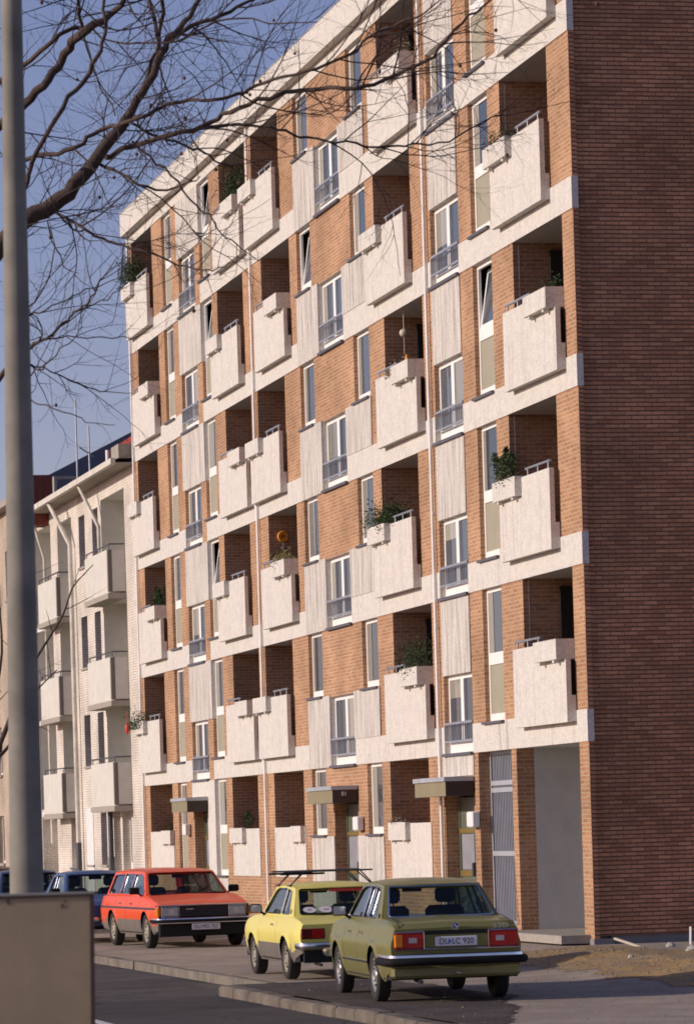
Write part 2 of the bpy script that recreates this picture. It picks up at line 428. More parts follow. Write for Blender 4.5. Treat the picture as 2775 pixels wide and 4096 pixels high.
def wall_holes(mb, x0, x1, z0, z1, holes, y=0., m=0):
    """front sheet in the plane y with rectangular openings; holes: (x0,x1,z0,z1)"""
    xs = sorted({x0, x1, *[h[0] for h in holes], *[h[1] for h in holes]}); xs = [v for v in xs if x0 <= v <= x1]
    zs = sorted({z0, z1, *[h[2] for h in holes], *[h[3] for h in holes]}); zs = [v for v in zs if z0 <= v <= z1]
    for a, b in zip(xs, xs[1:]):
        run = None
        for c, d in zip(zs, zs[1:]):
            mx, mz = (a+b)/2, (c+d)/2
            hit = any(h[0] < mx < h[1] and h[2] < mz < h[3] for h in holes)
            if not hit:
                mb.poly([(a, y, c), (b, y, c), (b, y, d), (a, y, d)], m)
def reveal(mb, x0, x1, z0, z1, y, d, m=0, sides='LRTB', mt=None):
    mt = m if mt is None else mt
    if 'L' in sides: mb.poly([(x0, y, z0), (x0, y+d, z0), (x0, y+d, z1), (x0, y, z1)], m)
    if 'R' in sides: mb.poly([(x1, y, z0), (x1, y, z1), (x1, y+d, z1), (x1, y+d, z0)], m)
    if 'T' in sides: mb.poly([(x0, y, z1), (x0, y+d, z1), (x1, y+d, z1), (x1, y, z1)], mt)
    if 'B' in sides: mb.poly([(x0, y, z0), (x1, y, z0), (x1, y+d, z0), (x0, y+d, z0)], m)
def text_mesh(txt, size, name, mat, parent, mtx, ext=.0015, shear=0., sx=1.):
    cu = bpy.data.curves.new(name, 'FONT'); cu.body = txt; cu.size = size; cu.extrude = ext; cu.align_x = 'CENTER'; cu.align_y = 'CENTER'; cu.shear = shear
    ob = bpy.data.objects.new(name+'_tmp', cu); col.objects.link(ob)
    bpy.context.view_layer.update()
    me = bpy.data.meshes.new_from_object(ob.evaluated_get(bpy.context.evaluated_depsgraph_get()))
    bpy.data.objects.remove(ob)
    me.transform(mtx @ Matrix.Diagonal((sx, 1, 1, 1)))
    me.materials.clear(); me.materials.append(MATS[mat])
    o = bpy.data.objects.new(name, me); col.objects.link(o)
    if parent: o.parent = parent
    return o
# ------------------------------------------------------------------ the brick apartment block
def B(k): return 3.0+2.75*(k-1)
XL = -39.4
bld = empty('apartment_building', 'six storey orange brick block with pale concrete bands, box balconies and dark side wall', 'apartment building', (0, 0, 0))
LOG = {'A': ((-3.40, -.52, 'R'), (-3.95, -1.13, 'L')), 'B': ((-12.36, -9.45, 'R'), (-12.93, -10.10, 'L')),
       'C': ((-24.0, -21.2, 'L'), (-23.25, -20.4, 'R')), 'D': ((-27.54, -24.66, 'R'), (-28.12, -25.22, 'L')),
       'E': ((-39.0, -36.15, 'L'), (-38.46, -35.56, 'R'))}
def log(c, k): return LOG[c][0 if k % 2 else 1]
TALL = [(-5.95, -4.72), (-30.02, -28.75), (-34.78, -33.57)]
NARROW = [(-14.88, -13.6), (-19.68, -18.4)]
FRENCH = [(-8.72, -6.78), (-17.76, -15.62), (-32.66, -30.67)]
GLOG = [(-12.92, -9.98), (-23.45, -20.5), (-28.02, -25.17), (-38.6, -35.5)]
GDOOR = [(-8.88, -6.88), (-17.72, -15.65), (-32.72, -30.92)]
GWIN = [(-14.78, -13.58, 1.65), (-19.7, -18.42, 1.65), (-30.0, -28.76, .78), (-34.75, -33.62, .78)]
holes = []
for k in range(1, 6):
    b, t = B(k), B(k+1)
    for c in LOG:
        x0, x1, ty = log(c, k); holes.append((x0, x1, b+.5, t))
    for x0, x1 in TALL: holes.append((x0, x1, b+.5, t))
    for x0, x1 in NARROW: holes.append((x0, x1, b+1.45, t))
    for x0, x1 in FRENCH: holes.append((x0, x1, b+.03, b+1.4))
for x0, x1 in GLOG: holes.append((x0, x1, .8, 3.0))
for x0, x1 in GDOOR: holes.append((x0, x1, 0, 2.3))
for x0, x1, z in GWIN: holes.append((x0, x1, z, 3.0))
holes.append((-4.09, -.42, 0, 3.0))       # passage
holes.append((-6.52, -4.40, 0, 3.0))      # grille
wb = MB()
wall_holes(wb, XL, .10, -.5, 17.1, holes, 0, 0)
for h in holes:
    iswin = h[1]-h[0] < 2.2
    if not iswin: continue
    d = .13
    if h[1] in [g[1] for g in FRENCH]:
        hi = min(h[3], h[2]+.47)
        if abs(h[0]-FRENCH[1][0]) < .01:
            reveal(wb, *h, 0, d, 1)
        else:
            reveal(wb, h[0], h[1], h[2], hi, 0, d, 1, 'LR')
            reveal(wb, h[0], h[1], hi, h[3], 0, d, 0, 'LR')
            reveal(wb, *h, 0, d, 1, 'TB')
    elif abs(h[0]-TALL[1][0]) < .1 and h[2] > 3:
        reveal(wb, h[0], h[1], h[2], h[2]+.9, 0, d, 0, 'LR'); reveal(wb, h[0], h[1], h[2]+.9, h[3], 0, d, 1, 'LR'); reveal(wb, *h, 0, d, 1, 'TB')
    elif h[2] < .1 and h[3] < 2.5:
        reveal(wb, *h, 0, .32, 0)
    elif h[2] < .1:
        reveal(wb, *h, 0, .3, 0, 'LRT', 1)
    elif abs(h[0]+30.0) < .01:
        reveal(wb, *h, 0, d, 1)
    else:
        reveal(wb, *h, 0, d, 0, 'LRTB', 1)
wall = wb.build('wall', ['brick', 'concrete'], bld, label='orange brick street front')
# left end, back and roof
g = MB()
g.poly([(XL, 0, -.5), (XL, 11, -.5), (XL, 11, 17.1), (XL, 0, 17.1)]); g.poly([(XL, 11, -.5), (0, 11, -.5), (0, 11, 17.1), (XL, 11, 17.1)])
g.poly([(XL, 0, 17.1), (0, 0, 17.1), (0, 11, 17.1), (XL, 11, 17.1)], 1)
g.build('rear_wall', ['brick', 'roof_slate'], bld)
# shaded side wall with its plinth, joint and cladding return
g = MB(); g.poly([(0, .112, -.02), (0, 11, -.02), (0, 11, 17.1), (0, .112, 17.1)])
g.build('side_wall', 'brick_shaded', bld, label='brick side wall in shade')
g = MB(); g.poly([(.10, 0, -.06), (.10, .088, -.06), (.10, .088, 17.1), (.10, 0, 17.1)]); g.poly([(.10, .088, -.06), (0, .088, -.06), (0, .088, 17.1), (.10, .088, 17.1)])
g.build('corner_pier', 'brick_shaded', bld)
g = MB(); g.box(-.02, .015, .09, .11, -.02, 17.1); g.build('joint_seal', 'joint', bld)
g = MB(); g.box(-.1, -.03, .3, 11, -.6, -.018); g.box(-.3, .13, -.02, .3, -.6, -.062); g.build('plinth', 'plinth', bld)

# concrete bands and panels
def skin(name, rects, mat, y0=-.018, **kw):
    g = MB()
    for x0, x1, z0, z1 in rects: g.box(x0, x1, y0, -.001, z0, z1)
    return g.build(name, mat, bld, **kw)
for k in range(1, 6):
    b = B(k)
    for x0, x1 in ((-6.78, .0), (-15.62, -8.72), (-30.02, -19.74), (XL, -32.66)):
        g = MB(); g.box(x0, x1, -.018, -.001, b, b+.5)
        if x1 == 0: g.box(0, .115, -.018, .088, b, b+.5)
        g.build('band', 'concrete', bld)
    t = B(k+1)
    skin('concrete_panel', [(-15.62, -13.5, b+.5, b+1.43)], 'concrete_ribbed', -.03); skin('concrete_panel', [(-19.74, -17.76, b, b+1.43)], 'concrete_ribbed', -.03)
    if k < 5 or True:
        skin('concrete_panel', [(-8.72, -6.78, b+1.4, t if k < 5 else 16.75)], 'concrete_ribbed', -.022)
        skin('concrete_panel', [(-32.8, -30.02, b+1.4, t if k < 5 else 16.75)], 'concrete_ribbed', -.022)
skin('concrete_panel', [(-8.88, -6.78, 2.62, 3.0)], 'concrete_ribbed', -.022)
skin('concrete_panel', [(-32.8, -30.93, 2.62, 3.0)], 'concrete', -.022); skin('concrete_panel', [(-30.92, -30.0, -.4, 2.98)], 'concrete', -.022)
skin('concrete_panel', [(-19.78, -17.72, -.4, 1.62)], 'concrete_ribbed', -.022); skin('concrete_panel', [(-15.65, -13.5, -.4, 1.62)], 'concrete_ribbed', -.022)
skin('concrete_panel', [(-30.0, -28.7, -.4, .75)], 'concrete_ribbed', -.02)
g = MB(); g.box(XL, .03, -.02, -.002, 16.75, 17.02); g.box(.03, .115, -.02, .088, 16.75, 17.02); g.build('band', 'concrete', bld)
g = MB(); g.box(XL-.02, .25, -.2, 3, 16.99, 17.58); g.box(XL-.03, .26, -.21, 3, 17.58, 17.61, 1); g.build('fascia', ['concrete', 'steel'], bld, label='deep overhanging pale roof fascia')

# loggia recesses
def loggia(x0, x1, z0, z1, right_type, depth=1.5, door=True):
    g = MB()
    D = depth
    g.poly([(x0, 0, z0), (x0, D, z0), (x0, D, z1), (x0, 0, z1)], 0)
    g.poly([(x1, 0, z0), (x1, 0, z1), (x1, D, z1), (x1, D, z0)], 0)
    g.poly([(x0, D, z0), (x1, D, z0), (x1, D, z1), (x0, D, z1)], 0)
    g.poly([(x0, 0, z0), (x1, 0, z0), (x1, D, z0), (x0, D, z0)], 1)
    g.poly([(x0, 0, z1), (x0, D, z1), (x1, D, z1), (x1, 0, z1)], 1)
    o = g.build('loggia', ['brick', 'plaster'], bld)
    if x1 > -5: s = MB(); s.box(x0-.001, x0+.006, .098, .108, z0, z1); s.build('joint_seal', 'joint', o)
    if right_type:
        s = MB(); s.box(x0+.005, x0+.05, .62, 1.42, z0+.02, z1-.12); s.build('balcony_door', 'dark_room', o)
    s = MB(); s.box(x0+.6, x1-.5, D-.04, D-.002, z0+.02, z1-.25); s.build('balcony_door', 'glass_dark', o)
    return o
def balcony(c, k):
    x0, x1, ty = log(c, k); b = B(k)
    loggia(x0, x1, b+.5, B(k+1), ty == 'R')
    p0, p1 = x0-.12, x1+.06
    g = MB()
    nx0, nx1 = (p0, p0+1.38) if ty == 'L' else (p1-1.38, p1)
    zt_, zn = b+1.60, b+1.30
    pr = [(p0, b+.32), (p1, b+.32), (p1, zt_ if ty == 'L' else zn)]+([(nx1, zt_), (nx1, zn), (p0, zn)] if ty == 'L' else [(nx0, zn), (nx0, zt_), (p0, zt_)])
    for i in range(len(pr)):
        u, v = pr[i], pr[(i+1) % len(pr)]; g.poly([(u[0], -.17, u[1]), (u[0], -.09, u[1]), (v[0], -.09, v[1]), (v[0], -.17, v[1])])
    for yy in (-.17, -.09):
        if ty == 'L': g.poly([(p0, yy, b+.32), (p1, yy, b+.32), (p1, yy, zn), (nx1, yy, zn), (p0, yy, zn)]); g.poly([(nx1, yy, zn), (p1, yy, zn), (p1, yy, zt_), (nx1, yy, zt_)])
        else: g.poly([(p0, yy, b+.32), (p1, yy, b+.32), (p1, yy, zn), (nx0, yy, zn), (p0, yy, zn)]); g.poly([(p0, yy, zn), (nx0, yy, zn), (nx0, yy, zt_), (p0, yy, zt_)])
    g.box(p0+.05, p1-.001, -.09, -.019, b+.33, b+.74)          # slab edge kerb behind the parapet
    par = g.build('balcony', 'concrete', bld)
    g = MB()
    q0, q1, zt = nx0+.003, nx1-.003, b+1.625
    yf, yk = (-.285, -.075) if ty == 'L' else (-.305, .045)
    if ty == 'R': q1 = min(q1+.02, x1-.004)
    g.box(q0, q1, yf, yf+.032, zn+.006, zt); g.box(q0, q1, yk-.03, yk, zn+.006, zt)
    g.box(q0, q0+.03, yf+.032, yk-.03, zn+.006, zt); g.box(q1-.03, q1, yf+.032, yk-.03, zn+.006, zt)
    g.box(q0+.03, q1-.03, yf+.032, yk-.03, zn+.006, zt-.05)
    for xx in (q0+.2, q1-.3): g.box(xx, xx+.09, yf+.02, -.171, zn-.045, zn+.005)
    g.build('planter_box', 'concrete', par)
    g = MB()
    if ty == 'L': r0, r1 = q1+.15, p1-.05
    else: r0, r1 = p0+.05, q0-.15
    g.tube([(r0, -.13, b+1.72), (r1, -.13, b+1.72)], .022, 6)
    for xx in (r0+.12, (r0+r1)/2, r1-.12): g.tube([(xx, -.13, b+1.57), (xx, -.13, b+1.72)], .014, 5)
    g.build('handrail', 'steel', par, 60)
    return (q0, q1, zt)
PLANT_AT = {}
for c in LOG:
    for k in range(1, 6): PLANT_AT[c+str(k)] = balcony(c, k)
GP = [(-12.75, -11.42), (-21.4, -20.42), (-27.95, -26.5), (-36.6, -35.35)]
for (x0, x1), (q0, q1) in zip(GLOG, GP):
    loggia(x0, x1, .8, 3.0, False, 1.2)
    g = MB(); g.box(x0, x1+.12, -.02, .08, .78, 1.83); par = g.build('balcony', 'concrete', bld, label='flush white ground floor parapet')
    g = MB(); g.box(q0, q1, -.12, -.021, 1.52, 1.85)
    for xx in (q0+.15, q1-.24): g.box(xx, xx+.09, -.11, -.021, 1.48, 1.519)
    g.build('planter_box', 'concrete', par)

# windows
def frame(g, x0, x1, z0, z1, y, w_=.06, d=.05, m=0):
    g.box(x0, x0+w_, y, y+d, z0, z1, m); g.box(x1-w_, x1, y, y+d, z0, z1, m)
    g.box(x0+w_, x1-w_, y, y+d, z1-w_, z1, m); g.box(x0+w_, x1-w_, y, y+d, z0, z0+w_, m)
def french(x0, x1, b):
    z0, z1 = b+.03, b+1.4; g = MB(); y = .085; m_ = (x0+x1)/2
    frame(g, x0, x1, z0, z1, y, .08, .045)
    g.box(x0+.08, x1-.08, y, y+.045, z0+.08, z0+.2)
    g.box(m_-.1, m_+.1, y-.012, y+.045, z0+.2, z1-.08)
    o = g.build('window', 'white_frame', bld, label='double white window behind a low grey railing')
    g = MB(); g.box(x0+.08, m_-.1, y+.022, y+.03, z0+.2, z1-.08); g.box(m_+.1, x1-.08, y+.022, y+.03, z0+.2, z1-.08); g.build('pane', 'glass', o)
    rc = RND.random()
    if rc < .75:
        g = MB()
        if rc < .3: g.box(x0+.08, x0+.08+.28, y+.012, y+.0215, z0+.2, z1-.08)
        elif rc < .55: g.box(x0+.08, m_-.1, y+.012, y+.0215, z1-.08-RND.uniform(.25, .7), z1-.08)
        else: g.box(m_+.1, x1-.08, y+.012, y+.0215, z0+.2, z1-.08)
        g.build('pane', 'glass_curtain', o, label='curtained part of the window')
    g = MB(); g.box(x0-.02, x1+.0, -.07, .085, z0-.055, z0-.003); g.build('sill', 'slate_sill', o)
    g = MB(); yr = -.012
    g.box(x0+.03, x1-.02, yr-.012, yr+.018, z0+.50, z0+.54); g.box(x0+.03, x1-.02, yr-.012, yr+.018, z0+.19, z0+.22)
    n = 15
    for i in range(n+1):
        xx = x0+.04+(x1-x0-.09)*i/n; g.box(xx-.007, xx+.007, yr-.006, yr+.008, z0+.22, z0+.50)
    g.build('railing', 'steel', o)
def sash(o, x0, x1, z0, z1, y, tilt=.0):
    pass
def window(x0, x1, z0, z1, tall, tilt=0, curtain=None, mull=None):
    g = MB(); y = .08; w_ = .07
    frame(g, x0, x1, z0, z1, y, w_, .05)
    g.box(x0+w_, x1-w_, y, y+.05, z0+w_, z0+.13)
    zm = z0+w_+.03
    if tall:
        zm = z0+.96
        g.box(x0+w_, x1-w_, y-.006, y+.05, zm, zm+.2)
        zt = zm+.2
    else: zt = z0+.13
    if mull: g.box(x0+mull-.04, x0+mull+.04, y-.008, y+.05, zt, z1-w_)
    o = g.build('window', 'white_frame', bld)
    g = MB()
    if tilt:
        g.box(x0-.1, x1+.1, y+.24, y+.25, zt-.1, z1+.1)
        g.build('pane', 'dark_room', o)  # no glass: dark sheet standing in for the unlit room
        s = MB(); dz = z1-w_-zt; ty = .16
        def tp(x, z, dy=0): return (x, y+.01+(z/dz)*ty, zt+z)
        # sash hinged at the bottom and leaning into the room
        def strip(xa, xb, za, zb):
            P = [tp(xa, za), tp(xb, za), tp(xb, zb), tp(xa, zb)]; Q = [(p[0], p[1]+.04, p[2]) for p in P]
            s.poly(P); s.poly(Q[::-1])
            for i in range(4): s.poly([P[i], Q[i], Q[(i+1) % 4], P[(i+1) % 4]])
        a, b2 = x0+w_, x1-w_
        strip(a, a+.07, 0, dz); strip(b2-.07, b2, 0, dz); strip(a+.07, b2-.07, 0, .07); strip(a+.07, b2-.07, dz-.07, dz)
        so_ = s.build('sash', 'white_frame', o, label='sash tilted open')
        s = MB(); P = [tp(a+.07, .07, .02), tp(b2-.07, .07, .02), tp(b2-.07, dz-.07, .02), tp(a+.07, dz-.07, .02)]; s.poly(P); s.build('pane', 'glass', o)
    else:
        cw = (x1-x0)*(.42 if curtain is None else curtain)
        g.box(x0+w_, x1-w_, y+.02, y+.028, zt, z1-w_, 0)
        g.build('pane', 'glass', o)
        cw *= RND.uniform(.35, 1.5)
        s = MB(); s.box(x0+w_, min(x1-w_, x0+w_+cw*.55), y+.012, y+.0195, zt, z1-w_); s.build('pane', 'glass_curtain', o, label='curtained part of the window')
    if tall:
        g = MB(); g.box(x0+w_, x1-w_, y+.015, y+.03, z0+.13, zm); g.build('lower_panel', 'opaque_panel', o)
    g = MB(); g.box(x0-.04, x1+.02, -.075, .08, z0-.045, z0-.003); g.build('sill', 'slate_sill', o)
    return o
TILT = {(0, 3), (1, 5), (1, 4), (1, 2)}
TILTN = {(1, 4)}
for k in range(1, 6):
    b, t = B(k), B(k+1) if k < 5 else 16.75
    for x0, x1 in FRENCH: french(x0, x1, b)
    for i, (x0, x1) in enumerate(TALL): window(x0, x1, b+.5, t, True, (i, k) in TILT, .42 if i == 0 else .6)
    for i, (x0, x1) in enumerate(NARROW): window(x0, x1, b+1.45, t, False, (i, k) in TILTN, .5)
for x0, x1, z in GWIN: window(x0, x1, z, 3.0, z < 1, 0, .6)

# street doors, canopies, intercoms
def entrance(x0, x1, number, ibox):
    g = MB(); y = .24; m_ = x0+(x1-x0)*.56
    frame(g, x0, x1, 0, 2.25, y, .07, .06)
    g.box(m_-.05, m_+.05, y, y+.06, 0, 2.18)
    d = g.build('door', 'door_panel', bld)
    g = MB(); g.box(x0+.07, m_-.05, y+.02, y+.035, .02, 2.18); g.box(m_+.05, x1-.07, y+.02, y+.035, .02, 2.18); g.build('pane', 'door_panel', d)
    g = MB(); g.box(x0+.15, m_-.14, y+.008, y+.019, .98, 1.6); g.box(m_+.14, x1-.14, y+.008, y+.019, .88, 1.04); g.build('notice', 'door_paper', d)
    g = MB(); g.box(x0+.07, m_-.05, y-.004, y+.019, 1.62, 1.70); g.box(x0+.07, m_-.05, y-.004, y+.019, .86, .96); g.build('push_bar', 'ochre', d)
    g = MB(); g.box(m_-.06, m_+.04, y-.07, y-.002, .86, 1.1); g.build('handle', 'steel_dark', d)
    g = MB(); g.box(x0-.1, x1+.06, -.52, -.024, 2.27, 2.52, 0)
    c = g.build('canopy', 'canopy', bld, label='beige boxed door canopy with dark end')
    g = MB(); g.box(x1+.062, x1+.075, -.518, -.024, 2.265, 2.522); g.build('end_board', 'canopy_dark', c)
    g = MB(); g.box(x0-.13, x1+.09, -.55, -.023, 2.523, 2.60); g.build('roof_trim', 'canopy_trim', c)
    if number:
        mt = Matrix(((0, 0, 1, x1+.077), (1, 0, 0, -.29), (0, 1, 0, 2.44), (0, 0, 0, 1)))
        text_mesh(number, .115, 'house_number', 'white_frame', c, mt)
    g = MB(); g.rbox(ibox-.02, ibox+.36, -.16, -.023, 1.72, 1.99, .02); g.build('intercom', 'white_box', bld)
entrance(*GDOOR[0], None, -7.02+.2)
entrance(*GDOOR[1], '81', -15.48)
entrance(*GDOOR[2], None, -33.5)
# grille of the bin passage
g = MB(); x0, x1 = -6.52, -4.40; y = .2
frame(g, x0, x1, 0, 3.0, y, .06, .05)
g.box(x0+.06, x1-.06, y-.003, y+.05, 2.42, 2.50); g.box(x0+.06, x1-.06, y-.003, y+.05, 2.30, 2.38); g.box(x0+.06, x1-.06, y-.003, y+.05, 1.22, 1.30); g.box(x0+.06, x1-.06, y-.003, y+.05, .06, .12)
gr = g.build('grille_gate', 'canopy_trim', bld, label='grey vertical bar gate')
g = MB()
for i in range(1, 20):
    xx = x0+.06+(x1-x0-.12)*i/20
    g.box(xx-.022, xx+.022, y+.012, y+.03, .12, 2.94)
g.build('bars', 'steel', gr)
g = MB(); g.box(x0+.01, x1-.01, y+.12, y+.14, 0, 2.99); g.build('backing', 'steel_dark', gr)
# open passage with light plaster walls
g = MB(); x0, x1 = -4.09, -.42
g.poly([(x0, 0, 0), (x0, .30, 0), (x0, .30, 3), (x0, 0, 3)], 0); g.poly([(x1, 0, 0), (x1, 0, 3), (x1, .30, 3), (x1, .30, 0)], 0)
g.poly([(x0, .30, 0), (x0, 3.5, 0), (x0, 3.5, 3), (x0, .30, 3)], 1); g.poly([(x1, .30, 0), (x1, .30, 3), (x1, 3.5, 3), (x1, 3.5, 0)], 1)
g.poly([(x0, 3.5, 0), (x1, 3.5, 0), (x1, 3.5, 3), (x0, 3.5, 3)], 1); g.poly([(x0, 0, 3), (x0, 3.5, 3), (x1, 3.5, 3), (x1, 0, 3)], 1)
g.build('passage', ['brick', 'plaster_grey'], bld)
g = MB(); g.box(-9.2, -.1, -.48, 3.5, -.13, .0); g.build('doorstep', 'slab', bld, label='pale concrete apron slab')
# down pipes
for xx in (-8.95, -24.13, -39.28):
    g = MB(); g.tube([(xx, -.06, -.2), (xx, -.06, 16.96)], .03, 10)
    for z in range(1, 17, 2): g.box(xx-.036, xx+.036, -.06, -.001, z+.3, z+.34)
    g.build('downpipe', 'pipe', bld, 50)
# ------------------------------------------------------------------ ground, road, kerbs
def struct(g, name, mat, smooth=None):
    o = g.build(name, mat, None, smooth); o['kind'] = 'structure'; return o
g = MB(); g.poly([(-700, -700, -.46), (400, -700, -.46), (400, 700, -.46), (-700, 700, -.46)]); struct(g, 'ground', 'far_ground')
g = MB(); g.poly([(-400, -13.1, -.43), (70, -13.1, -.43), (70, -6.2, -.43), (-400, -6.2, -.43)]); struct(g, 'road', 'asphalt')
g = MB(); g.box(-400, 70, -20, -13.1, -.6, -.3); struct(g, 'far_pavement', 'gravel')
from mathutils import noise as nz_
def gz(x, y):
    t = min(1, max(0, (y+3.4)/2.8)); t = t*t*(3-2*t)
    z = -.3+.15*t
    z += .012*nz_.noise(Vector((x*.5, y*.5, 0)))
    m_ = math.exp(-((y+1.2)/1.1)**2)*max(0, min(1, (x-1.5)/3))
    z += m_*(.05+.07*nz_.noise(Vector((x*.7, y*.9, 3)))+.03*nz_.noise(Vector((x*3, y*3, 5))))
    if -.7 < y < 3.6 and -9.4 < x < .1: z = min(z, -.16)
    return z
def sheet(name, mat, xs, ys, f=gz, dz=0., edge=None):
    g = MB(); W = len(ys)
    for x in xs:
        for y in ys: g.v.append((x, y, f(x, y)+dz))
    for i in range(len(xs)-1):
        for j in range(W-1):
            if edge and not edge((xs[i]+xs[i+1])/2, (ys[j]+ys[j+1])/2): continue
            g.f.append((i*W+j, (i+1)*W+j, (i+1)*W+j+1, i*W+j+1)); g.m.append(0)
    return struct(g, name, mat, 80)
def fr(a, b, n): return [a+(b-a)*i/n for i in range(n+1)]
YS = [-6.98, -6.64, -6.30]+fr(-6.30, -4, 10)[1:]+fr(-4, .6, 38)[1:]+fr(.6, 14, 16)[1:]
sheet('pavement', 'gravel', fr(-120, -12, 54)+fr(-12, 40, 260)[1:], YS, edge=lambda x, y: x > 6.4 or y > -6.3)
def parkf(x, y):
    e = -4.85-max(0, x-12.9)*.28+.25*nz_.noise(Vector((x*.6, 0, 9)))+.1*nz_.noise(Vector((x*2.5, 0, 4)))
    return y < e
sheet('parking_strip', 'parking_ground', fr(6.4, 40, 225), fr(-6.98, -3.9, 44), dz=.005, edge=parkf)
def dirtf(x, y):
    e = -2.5+.5*nz_.noise(Vector((x*.45, 2, 1)))+.2*nz_.noise(Vector((x*1.7, 2, 1)))
    return x > 1.2+1.2*nz_.noise(Vector((0, y, 0)))-y*.0 and y > e
sheet('dirt', 'dirt', fr(.15, 24, 190), fr(-3.2, .1, 40), dz=.006, edge=dirtf)
g = MB()
x = -120.
while x < 6.0:
    L_ = min(1.0, 6.0-x); g.rbox(x+.002, x+L_-.002, -6.42+.0, -6.26, -.6, -.30+.006*RND.uniform(-1, 1), .015); x += 1.0
struct(g, 'kerb', 'kerb')
g = MB(); x = 6.6
while x < 40:
    j = RND.uniform(-.018, .018); g.rbox(x+.005, x+.993, -7.22+j, -6.97+j, -.6, -.30+RND.uniform(-.014, .010), .03); x += 1.0
struct(g, 'kerb', 'kerb_dusty')
g = MB()
for a, b in ((10.8, 16.5), (20, 24), (-1.5, 4), (-12, -7)):
    g.box(a, b, -9.85, -9.72, -.429, -.4255)
struct(g, 'road_marking', 'white_line')
# ------------------------------------------------------------------ cars
# local frame: x forward, y to the car's left, z up, origin on the ground mid wheelbase
def lerp_tab(tab, x):
    if x <= tab[0][0]: return tab[0][1]
    for (a, u), (b, v) in zip(tab, tab[1:]):
        if x <= b:
            t = (x-a)/(b-a); return u+(v-u)*t
    return tab[-1][1]
def smooth_tab(tab, x, h=.06):
    return (lerp_tab(tab, x-h)+lerp_tab(tab, x)*2+lerp_tab(tab, x+h))/4
def rnd_poly(pts, r, n=4):
    out = []; N_ = len(pts)
    for i in range(N_):
        p0, p, p1 = Vector(pts[i-1]), Vector(pts[i]), Vector(pts[(i+1) % N_])
        a = (p0-p); b = (p1-p); ra = min(r, a.length*.45, b.length*.45)
        A = p+a.normalized()*ra; C_ = p+b.normalized()*ra
        for k in range(n+1):
            t = k/n; q = A*(1-t)**2+p*2*t*(1-t)+C_*t*t
            out.append((q.x, q.y))
    return out
def plate(g, outer, hls, fn, th, m=0):
    """flat plate with holes in (u,v), carried to 3D by fn(u,v,w); th = thickness inwards"""
    loops = [outer]+hls
    v3 = [[Vector((p[0], p[1], 0)) for p in l] for l in loops]
    tris = tessellate_polygon(v3)
    flat = [p for l in loops for p in l]
    base = len(g.v)
    g.v += [tuple(fn(p[0], p[1], 0)) for p in flat]; g.v += [tuple(fn(p[0], p[1], th)) for p in flat]
    n = len(flat)
    for t in tris:
        g.f.append((base+t[0], base+t[1], base+t[2])); g.m.append(m)
        g.f.append((base+n+t[2], base+n+t[1], base+n+t[0])); g.m.append(m)
    o = 0
    for l in loops:
        for i in range(len(l)):
            j = (i+1) % len(l); g.f.append((base+o+i, base+o+j, base+n+o+j, base+n+o+i)); g.m.append(m)
        o += len(l)
def strip_along(g, pts, w_, fn, lift, th, m=0):
    """narrow moulding following a closed (u,v) loop"""
    n = len(pts)
    P = [fn(p[0], p[1], -lift) for p in pts]
    g.tube(P+[P[0]], w_, 5, m, cap=False)
def wheel(parent, x, y, r, wd, rim_mat, side):
    """side=+1 left, -1 right"""
    g = MB(); s = side
    hw = wd/2
    g.lathe([(r*.62, -hw*.8), (r*.70, -hw*.98), (r*.90, -hw), (r*.985, -hw*.75), (r, -hw*.4), (r, hw*.4), (r*.985, hw*.75), (r*.90, hw), (r*.70, hw*.98), (r*.62, hw*.8), (r*.60, 0)], (0, 0, 0), 'y', 28)
    wh = bpy.data.objects.new('wheel', None); col.objects.link(wh); wh.parent = parent; wh.location = (x, y, r)
    g.build('tyre', 'tyre', wh, 40)
    g = MB(); o = hw*.85*s
    g.lathe([(r*.64, o), (r*.60, o*1.02), (r*.57, o*.75), (r*.50, o*.62), (r*.34, o*.55), (r*.22, o*.80), (r*.20, o*.95), (r*.10, o*1.0), (.001, o*1.0)], (0, 0, 0), 'y', 28)
    for i in range(5):
        a = i*2*PI/5
        g.ball((math.cos(a)*r*.28, o*.72, math.sin(a)*r*.28), .014, 5)
    g.build('rim', rim_mat, wh, 40)
    g = MB()
    for i in range(12):
        a = i*2*PI/12
        g.tube([(math.cos(a)*r*.40, o*.60, math.sin(a)*r*.40), (math.cos(a)*r*.47, o*.64+.002*s, math.sin(a)*r*.47)], .016, 6)
    g.build('vent_holes', 'underbody', wh)
def seats(parent, xs, zb, wmax, heads=True):
    for x in xs:
        g = MB()
        for y in ((-.36, .36)):
            g.rbox(x-.08, x+.08, y-.25, y+.25, zb-.35, zb+.17, .05)
            if heads:
                g.rbox(x-.10, x+.01, y-.13, y+.13, zb+.20, zb+.40, .04)
                g.box(x-.05, x-.035, y-.05, y-.035, zb+.15, zb+.25); g.box(x-.05, x-.035, y+.035, y+.05, zb+.15, zb+.25)
        g.build('seat', 'seat', parent, 40)
